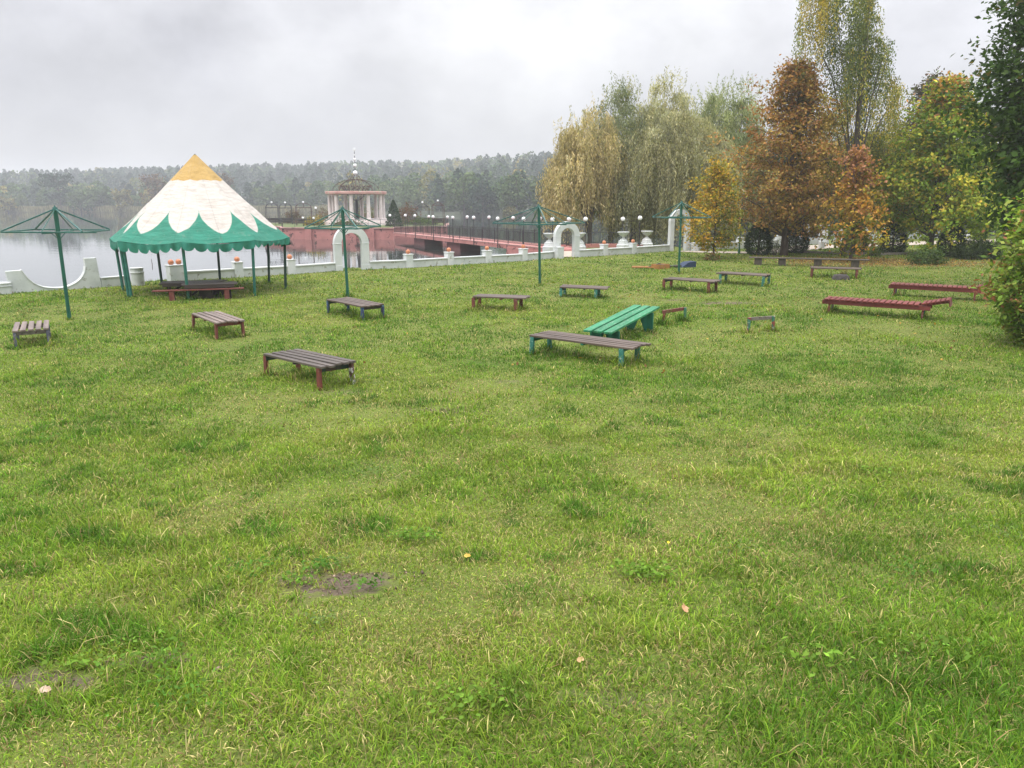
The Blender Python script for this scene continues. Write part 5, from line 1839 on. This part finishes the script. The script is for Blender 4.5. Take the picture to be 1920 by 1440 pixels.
broadleaf('small_yellow_tree', 'small golden yellow tree with a thin stem by the tall narrow arch', 'tree', foot(1337, 486), 5.1, .06,
          [(.16, .7), (.28, 1.45), (.45, 1.5), (.65, 1.1), (.85, .6), (1, .15)], SMY, 6500, .16, 404, nlimb=52, t0=.17, rise=.4, csize=.20, nc=7, colfun=yel_fun)

DGR = [(5, (.036, .072, .016)), (4, (.050, .095, .02)), (2, (.075, .125, .026)), (.35, (.14, .11, .03))]
q = PD(1985, 500, 27); broadleaf('dark_maple_tree', 'tall dark green tree cut off by the right frame edge', 'tree', (q.x, q.y, gzs(q.x, q.y)), 12.6, .26,
          [(.14, 1.2), (.27, 1.9), (.4, 2.6), (.51, 3.1), (.62, 2.85), (.72, 2.5), (.88, 2.2), (1, 1.6)], DGR, 66000, .215, 405, nlimb=170, t0=.2, rise=.3, csize=.33, nc=9, up=1.0)

def lobes_px(f, D, spec):
    """ellipsoids (relative to the tree's foot) given where they stand: column, top row, bottom row, half width in px, depth offset"""
    out = []
    for px, yt, yb, hw, dd in spec:
        a, c_ = PD(px, yt, D + dd), PD(px, yb, D + dd)
        rz = (a.z - c_.z) / 2
        out.append((a.x - f[0], D + dd - f[1], c_.z + rz - f[2], hw * (D + dd) / F_PX, max(1.3, hw * (D + dd) / F_PX * .8), rz))
    return out


# birch with hanging curtains
f = foot(1583, 479)
weeping('birch_tree', 'very tall weeping birch with thin yellow and green curtains, its top cut off', 'tree', f, lobes_px(f, f.y, [(1555, -60, 190, 45, 0), (1615, -80, 220, 46, .5), (1590, -120, 60, 62, 0), (1652, 40, 280, 36, 0), (1692, 140, 320, 18, 3), (1545, 70, 260, 34, .5), (1600, 160, 395, 62, 3), (1570, 260, 390, 52, 3), (1640, 250, 385, 45, 4)]),
        [(1, (.50, .38, .07)), (1, (.36, .32, .08)), (1, (.23, .25, .07)), (1, (.15, .19, .06)), (1, (.11, .15, .048)), (1, (.13, .16, .05))], 1550, 406, 17.5, .24, (2.0, 5.0), .075, (.12, .06), 'bark', None, .22, limbs=13, spread=.09, cj=.25, zmin=1.9, per=14, brad=.2)

# willows behind the landing
W1 = [(1, (0.381, 0.325, 0.167)), (1, (0.515, 0.414, 0.212)), (1, (0.582, 0.482, 0.288)), (1, (0.314, 0.291, 0.136))]
W2 = [(1, (0.179, 0.213, 0.106)), (1, (0.258, 0.280, 0.136)), (1, (0.224, 0.258, 0.167)), (1, (0.336, 0.314, 0.151))]
W3 = [(1, (0.358, 0.347, 0.181)), (1, (0.470, 0.426, 0.227)), (1, (0.280, 0.280, 0.151)), (1, (0.426, 0.426, 0.288)), (1, (0.538, 0.493, 0.302)), (1, (0.235, 0.224, 0.106))]
W4 = [(1, (0.246, 0.291, 0.129)), (1, (0.325, 0.347, 0.167)), (1, (0.190, 0.235, 0.099)), (1, (0.381, 0.392, 0.242))]


D = 57; q = PD(1105, 455, D); f = Vector((q.x, q.y, gzs(q.x, q.y)))
weeping('willow_tree', 'golden tinted weeping willow at the lake end of the willow row', 'tree', f, lobes_px(f, D, [(1075, 240, 400, 40, 0), (1115, 205, 400, 40, 1), (1060, 330, 425, 26, 0), (1095, 300, 430, 42, .5)]), W1, 3200, 407, 6.5, .2, (1.0, 2.8), .12, (.24, .055), topspray=50)
D = 60; q = PD(1147, 458, D); f = Vector((q.x, q.y, gzs(q.x, q.y)))
weeping('willow_tree', 'olive green willow with an upright pointed tip above a dark leaning trunk', 'tree', f, lobes_px(f, D, [(1170, 168, 300, 38, 0), (1155, 225, 400, 66, 0), (1180, 280, 430, 60, 1), (1140, 300, 430, 54, -.5)]), W2, 4600, 408, 8.5, .27, (.7, 1.9), .11, (.20, .055), out=.45, topspray=130, spread=.16)
D = 59.5; q = PD(1187, 459, D); f = Vector((q.x, q.y, gzs(q.x, q.y)))
weeping('willow_tree', 'big straw green weeping willow with long curtains behind the white urns', 'tree', f, lobes_px(f, D, [(1250, 160, 290, 42, .5), (1262, 205, 390, 88, 0), (1220, 260, 430, 70, -.5), (1322, 240, 410, 52, .5), (1290, 315, 440, 74, -.5), (1205, 335, 425, 42, 0)]), W3, 9600, 409, 9.5, .25, (1.3, 3.4), .105, (.21, .05), topspray=110, out=.6)
D = 64; q = PD(1365, 450, D); f = Vector((q.x, q.y, gzs(q.x, q.y)))
weeping('willow_tree', 'fresh green willow half hidden between the straw green willow and the brown tree', 'tree', f, lobes_px(f, D, [(1378, 162, 330, 44, 0), (1330, 182, 400, 56, 1), (1390, 250, 440, 56, 0), (1350, 290, 440, 60, 1)]), W4, 5200, 410, 10.5, .26, (.7, 2.0), .11, (.21, .055), out=.45, topspray=120, spread=.15)

# rounded evergreens along the kerb
for px, py, ty, hw, lab, sd_ in ((1421, 478, 418, 25, 'round dark evergreen shrub at the left end of the plank bench', 501), (1491, 474, 420, 23, 'egg shaped dark evergreen shrub just right of the brown trunk', 502),
                                 (1604, 476, 424, 19, 'dark evergreen shrub half hidden by the orange sapling stem', 503), (1672, 476, 418, 24, 'column shaped dark evergreen shrub between the sapling and twin trunks', 504),
                                 (1780, 482, 415, 23, 'dark broad evergreen shrub right of the twin trunked maple', 505)):
    q = foot(px, py); h = EYE + ray(px, ty).z * q.y / ray(px, ty).y - q.z
    evergreen('evergreen_shrub', lab, 'evergreen', q, h, hw * q.y / F_PX, 4200, sd_, (.030, .050, .020), .13, .5, 'clipped evergreens along the kerb')
q = foot(1828, 486); r_ = 42 * q.y / F_PX
bush('hedge', 'low dark hedge right of the broad evergreen shrub', 'hedge', q, r_, .7, 1.0, 4200, .12, [(2, (.03, .05, .018)), (1, (.045, .065, .022))], 506, 'needle', csize=.14, nc=140)
q = foot(1737, 496); bush('low_shrub', 'low mid green shrub at the foot of the twin trunks', 'shrub', q, 1.05, .7, .72, 1800, .13, [(2, (.06, .10, .03)), (1, (.09, .13, .035))], 507, csize=.12)
q = foot(1638, 480); bush('low_shrub', 'small green shrub left of the column shaped evergreen', 'shrub', q, .5, .4, .6, 500, .12, [(2, (.07, .11, .03)), (1, (.14, .15, .03))], 508, csize=.1, nc=50)
q = foot(1452, 478); bush('flowering_shrub', 'pale flowering shrub between the round evergreen and the brown trunk', 'shrub', q, .6, .4, .85, 700, .10, [(2, (.55, .56, .52)), (3, (.09, .14, .045))], 509, csize=.1, nc=60)
q = foot(1337, 489); bush('low_shrub', 'small brownish growth round the stem of the small yellow tree', 'shrub', q, .45, .4, .35, 380, .10, [(2, (.17, .09, .04)), (1, (.09, .13, .03))], 510, csize=.08, nc=40)

# shrub close on the right
q = T(1935, 655)
SHR = [(4, (.15, .25, .035)), (3, (.22, .32, .05)), (2, (.32, .37, .08)), (1, (.30, .22, .07)), (.7, (.33, .14, .08)), (1, (.07, .12, .02))]
bush('near_shrub', 'large leafy green and reddish shrub reaching in from the right frame edge', 'shrub', q + Vector((.42, .35, 0)), 1.32, 1.35, 3.75, 11500, .135, SHR, 511, csize=.17, nc=330, stems=60, up=.9, taper=1.15)

# farther trees behind the lawn's trees, across the water
for i, (px, D, H, sp_, pal, lab) in enumerate(((1715, 70, 13.4, 3.2, [(2, (.09, .055, .035)), (2, (.075, .075, .03))], 'dark brownish tree behind the maple, its top left of the orange tip'),
                                           (1590, 78, 9.5, 4.5, [(2, (.035, .05, .02)), (1, (.05, .06, .02))], 'dark green tree low behind the birch trunk'),
                                           (1450, 76, 8.5, 4.2, [(2, (.045, .06, .022)), (1, (.07, .075, .025))], 'dark tree behind the rust brown tree'),
                                           (1680, 74, 9.5, 4.0, [(2, (.04, .055, .02)), (1, (.07, .07, .025))], 'dark green tree behind the orange sapling and maple'),
                                           (1800, 70, 11, 4.2, [(2, (.04, .06, .02)), (1, (.055, .07, .02))], 'dark tree filling the gap right of the maple'),
                                           (1905, 58, 10.5, 3.6, [(3, (.035, .06, .017)), (1, (.05, .075, .02)), (.3, (.2, .1, .04))], 'dark spreading tree behind the close right hand shrub'))):
    q = PD(px, 455, D)
    broadleaf('background_tree', lab, 'tree', (q.x, q.y, min(.1, max(-.3, gzs(q.x, q.y)))), H, .2, [(.05, sp_ * .8), (.3, sp_), (.6, sp_ * .85), (.85, sp_ * .5), (1, .3)], pal, 9000, .34, 600 + i, nlimb=50, t0=.08, csize=.45, nc=6)

# ================================================================== far shore
rf = np.random.default_rng(21)
FAR_PAL = {'pine': [(.030, .055, .036), (.038, .066, .042), (.027, .048, .032)], 'leafy': [(.066, .105, .036), (.085, .12, .042), (.052, .09, .034)],
           'yellow': [(.19, .16, .04), (.15, .145, .045), (.12, .13, .045)], 'brown': [(.12, .075, .035), (.10, .07, .035)]}


def far_tree_cards(x, y, z, H, wd, kd, r, n):
    t = r.random(n)
    az = r.uniform(0, 2 * PI, n)
    if kd == 'pine':
        pr = np.where(t < .25, .25 + t * 1.2, np.clip(1.5 * (1 - t), 0, 1) ** .6) * (.75 + .45 * vnoise(t * 9 + x, az, 1.0, 5))
        t = .12 + .88 * t
    else:
        pr = np.sin(np.clip(t * .93 + .05, 0, 1) ** .7 * PI) ** .55 * (.8 + .4 * vnoise(t * 5 + x, az * 1.5, 1.0, 6))
    rr = wd * pr * np.sqrt(r.uniform(.35, 1, n))
    C = np.column_stack([x + rr * np.cos(az), y + rr * np.sin(az), z + t * H])
    pal = np.array(FAR_PAL[kd]); base = pal[r.integers(len(pal))]
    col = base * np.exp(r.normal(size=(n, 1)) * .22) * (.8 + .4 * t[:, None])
    return C, col


def far_arrays(specs, leaf):
    Cs, cols, Ls = [], [], []
    for (x, y, z, H, wd, kd, n) in specs:
        C, c = far_tree_cards(x, y, z, H, wd, kd, rf, n)
        Cs.append(C); cols.append(c); Ls.append(leaf * rf.uniform(.6, 1.3, n) * max(1.0, y / 290.0))
    return np.concatenate(Cs), np.concatenate(cols), np.concatenate(Ls)


specs = []
for row, (d0, d1, cnt) in enumerate(((3, 14, 170), (16, 45, 190), (50, 110, 240), (120, 230, 420), (235, 330, 420), (335, 430, 620))):
    for i in range(cnt):
        px = rf.uniform(-60, 1990)
        # walk the viewing ray out to the bank
        d = rf.uniform(d0, d1)
        t = (px - CX) / F_PX
        yy = 150.0
        for _ in range(12): yy = float(bank_y(t * yy * 1.0)) + d
        x = t * yy
        z = float(hill_z(np.array([x]), np.array([yy]))[0])
        u = rf.random()
        left = px < 480
        if row == 0:
            kd = 'leafy' if u < .6 else ('yellow' if u < .68 else ('brown' if u < .71 else 'pine')); H = rf.uniform(4, 8.0) if left else rf.uniform(5, 10.5)
        elif row == 1:
            kd = 'leafy' if u < .55 else ('pine' if u < .82 else ('yellow' if u < .88 else 'pine')); H = rf.uniform(6.5, 10.5) if left else rf.uniform(8, 13)
        elif row == 2:
            kd = 'pine' if u < .5 else ('leafy' if u < .86 else 'yellow'); H = rf.uniform(8, 13)
        else:
            kd = 'pine' if u < .82 else ('leafy' if u < .95 else 'yellow'); H = rf.uniform(13, 16.5) + (row - 3) * .4
        wd = H * (rf.uniform(.22, .30) if kd == 'pine' else rf.uniform(.36, .5))
        specs.append((x, yy, z, H, wd, kd, (330 if kd != 'pine' else 260) if row < 3 else 170))
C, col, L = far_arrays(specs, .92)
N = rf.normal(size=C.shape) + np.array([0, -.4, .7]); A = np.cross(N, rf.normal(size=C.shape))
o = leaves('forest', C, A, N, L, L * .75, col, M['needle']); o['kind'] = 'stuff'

# reed belt along the far left shore
n = 26000
x = rf.uniform(-215, -52, n); t = rf.random(n) ** 1.5 * 7
y = bank_y(x) - 6 + t; hgt = rf.uniform(1.4, 2.6, n) * (.7 + .5 * vnoise(x, y, 4, 61))
C = np.column_stack([x, y, np.full(n, WATER_Z) + hgt * .5])
A = np.column_stack([rf.normal(size=n) * .12, rf.normal(size=n) * .1, np.ones(n)]); N = np.column_stack([rf.normal(size=n) * .5, -np.ones(n), np.zeros(n)])
kind(leaves('reeds', C, A, N, hgt, .34, np.array([(.20, .185, .09)]) * np.exp(rf.normal(size=(n, 1)) * .25), M['needle']), 'stuff')


# single trees that stand out on the far shore
def far_single(px, base_y, D, top_y, hw, kd, label, seed, shape='round', n=1300):
    q = PD(px, base_y, D); top = PD(px, top_y, D).z
    zb = float(hill_z(np.array([q.x]), np.array([D]))[0])
    H = top - zb; wd = hw * D / F_PX
    r = np.random.default_rng(seed)
    root = thing('far_tree', label, 'tree', (q.x, D, zb), 0, 'distinct trees on the far shore')
    mb = MB(); mb.tube([(0, 0, -.5), (0, 0, H * .5), (0, 0, H * .85)], [.3, .22, .08], 6)
    pal = np.array(FAR_PAL[kd])
    if shape == 'umbrella':
        C = []
        for k in range(15):
            t = r.uniform(.42, 1.0); az = r.uniform(0, 2 * PI); rad = wd * (1.1 - .75 * abs(t - .72) * 2) * r.uniform(.3, .95)
            e = np.array([math.cos(az) * rad, math.sin(az) * rad * .8, H * t]); mb.tube([(0, 0, H * t * .8), tuple(e)], [.12, .03], 4, cap=False)
            m_ = n // 15
            C.append(e + r.normal(size=(m_, 3)) * np.array([wd * .24, wd * .22, H * .035]))
        C = np.concatenate(C)
    else:
        m_ = 34
        d = unit(r.normal(size=(m_, 3))) * np.array([wd, wd, H * .44]) * (r.random((m_, 1)) ** .4)
        cc_ = d + np.array([0, 0, H * .54])
        k = r.integers(0, m_, n)
        C = cc_[k] + r.normal(size=(n, 3)) * np.array([wd * .17, wd * .17, H * .06])
        C[:, 2] = np.maximum(C[:, 2], .2)
    mb.build('trunk', M['bark'], root)
    N = r.normal(size=C.shape) + np.array([0, -.3, .7]); A = np.cross(N, r.normal(size=C.shape))
    col = pal[r.integers(0, len(pal), len(C))] * np.exp(r.normal(size=(len(C), 1)) * .25)
    L = np.full(len(C), .30 + D * .0022) * r.uniform(.6, 1.3, len(C))
    leaves('crown', C, A, N, L, L * .75, col, M['needle'], root)


for a in ((115, 394, 277, 329, 30, 'pine', 'broad flat topped pine rising above the far shore on the left', 701, 'umbrella'),
          (15, 394, 275, 368, 12, 'yellow', 'small yellow tree low on the far shore at the left frame edge', 702),
          (152, 394, 274, 357, 22, 'leafy', 'pale green rounded tree on the far shore below the flat topped pine', 703),
          (188, 394, 278, 342, 20, 'leafy', 'round darker tree on the far shore right of the flat topped pine', 704),
          (300, 392, 276, 323, 30, 'brown', 'round brownish tree on the far shore just left of the tent peak', 705),
          (418, 392, 270, 322, 24, 'brown', 'round brownish tree on the far shore just right of the tent peak', 706),
          (232, 394, 276, 350, 16, 'yellow', 'yellowish tree on the far shore between the pine and the tent', 707),
          (870, 405, 205, 330, 30, 'leafy', 'tall dark leafy tree on the far shore above the middle of the bridge', 708),
          (905, 405, 200, 326, 26, 'pine', 'dark dense tree on the far shore left of the corner on parasol frame', 709),
          (968, 405, 192, 322, 28, 'leafy', 'large leafy tree on the far shore above the corner on parasol frame', 710),
          (956, 405, 188, 388, 12, 'yellow', 'small yellow bush at the water edge left of the parasol tip', 711),
          (1016, 405, 185, 330, 24, 'leafy', 'grey green tree on the far shore beside the golden willow', 712),
          (665, 400, 225, 318, 22, 'yellow', 'pale yellowish tree on the far hill near the rotunda spire', 713)):
    far_single(*a)

# ================================================================== fallen leaves one can point at
def one_leaf(px, py, s, col, label, rz, name='fallen_leaf', cat='leaf'):
    q = T(px, py, .05)
    mt, nt_, b_ = new_mat('dry_leaf'); b_.inputs['Base Color'].default_value = (*col, 1); b_.inputs['Roughness'].default_value = .7
    pts = [(-.5, 0), (-.3, .22), (-.05, .34), (.05, .2), (.25, .28), (.5, 0), (.25, -.26), (.02, -.18), (-.1, -.32), (-.32, -.2)]
    vs = [(x * s, y * s, .10 * s * math.sin(x * 5) + .25 * s * abs(y)) for x, y in pts] + [(0, 0, 0)]
    me = bpy.data.meshes.new(name)
    k = len(pts); me.from_pydata(vs, [], [(i, (i + 1) % k, k) for i in range(k)]); me.materials.append(mt)
    o = bpy.data.objects.new(name, me); COL.objects.link(o)
    o.location = q; o.rotation_euler = (R(38), R(10), rz)
    tag(o, label, cat, 'fallen leaves in the grass')
    so_ = o.modifiers.new('thick', 'SOLIDIFY'); so_.thickness = .002


one_leaf(1284, 1141, .085, (.45, .24, .12), 'tan brown fallen leaf standing up in the grass, largest of them', R(80))
one_leaf(876, 1042, .055, (.55, .36, .06), 'yellow fallen leaf in the grass above the bare patch', R(20))
one_leaf(1690, 1362, .05, (.55, .40, .22), 'pale straw fallen leaf near the bottom right of the lawn', R(130))
one_leaf(1088, 1237, .05, (.42, .27, .12), 'small ochre fallen leaf in the open grass, left of the tan one', R(40))
one_leaf(85, 1293, .06, (.48, .34, .25), 'pinkish fallen leaf on bare soil at the lower left edge', R(10))
one_leaf(1253, 1017, .035, (.70, .55, .03), 'tiny bright yellow flower head in the open grass', R(60), 'yellow_flower', 'flower')

litter()
weeds()
NBLADES = grass()

# ================================================================== misty air
m = bpy.data.materials.new('misty_air'); m.use_nodes = True
nt = m.node_tree
for n_ in list(nt.nodes): nt.nodes.remove(n_)
out_ = nt.nodes.new('ShaderNodeOutputMaterial')
pv = nt.nodes.new('ShaderNodeVolumePrincipled')
pv.inputs['Color'].default_value = (.93, .95, 1.0, 1)
pv.inputs['Density'].default_value = .0007
pv.inputs['Anisotropy'].default_value = .2
nt.links.new(pv.outputs[0], out_.inputs['Volume'])
mb = MB(); mb.box((0, 300, 16), (1980, 1450, 42), bev=.001)
hz = mb.build('haze', m); hz['kind'] = 'stuff'
bpy.context.view_layer.update()
print('blades', NBLADES, 'objects', len(bpy.data.objects))
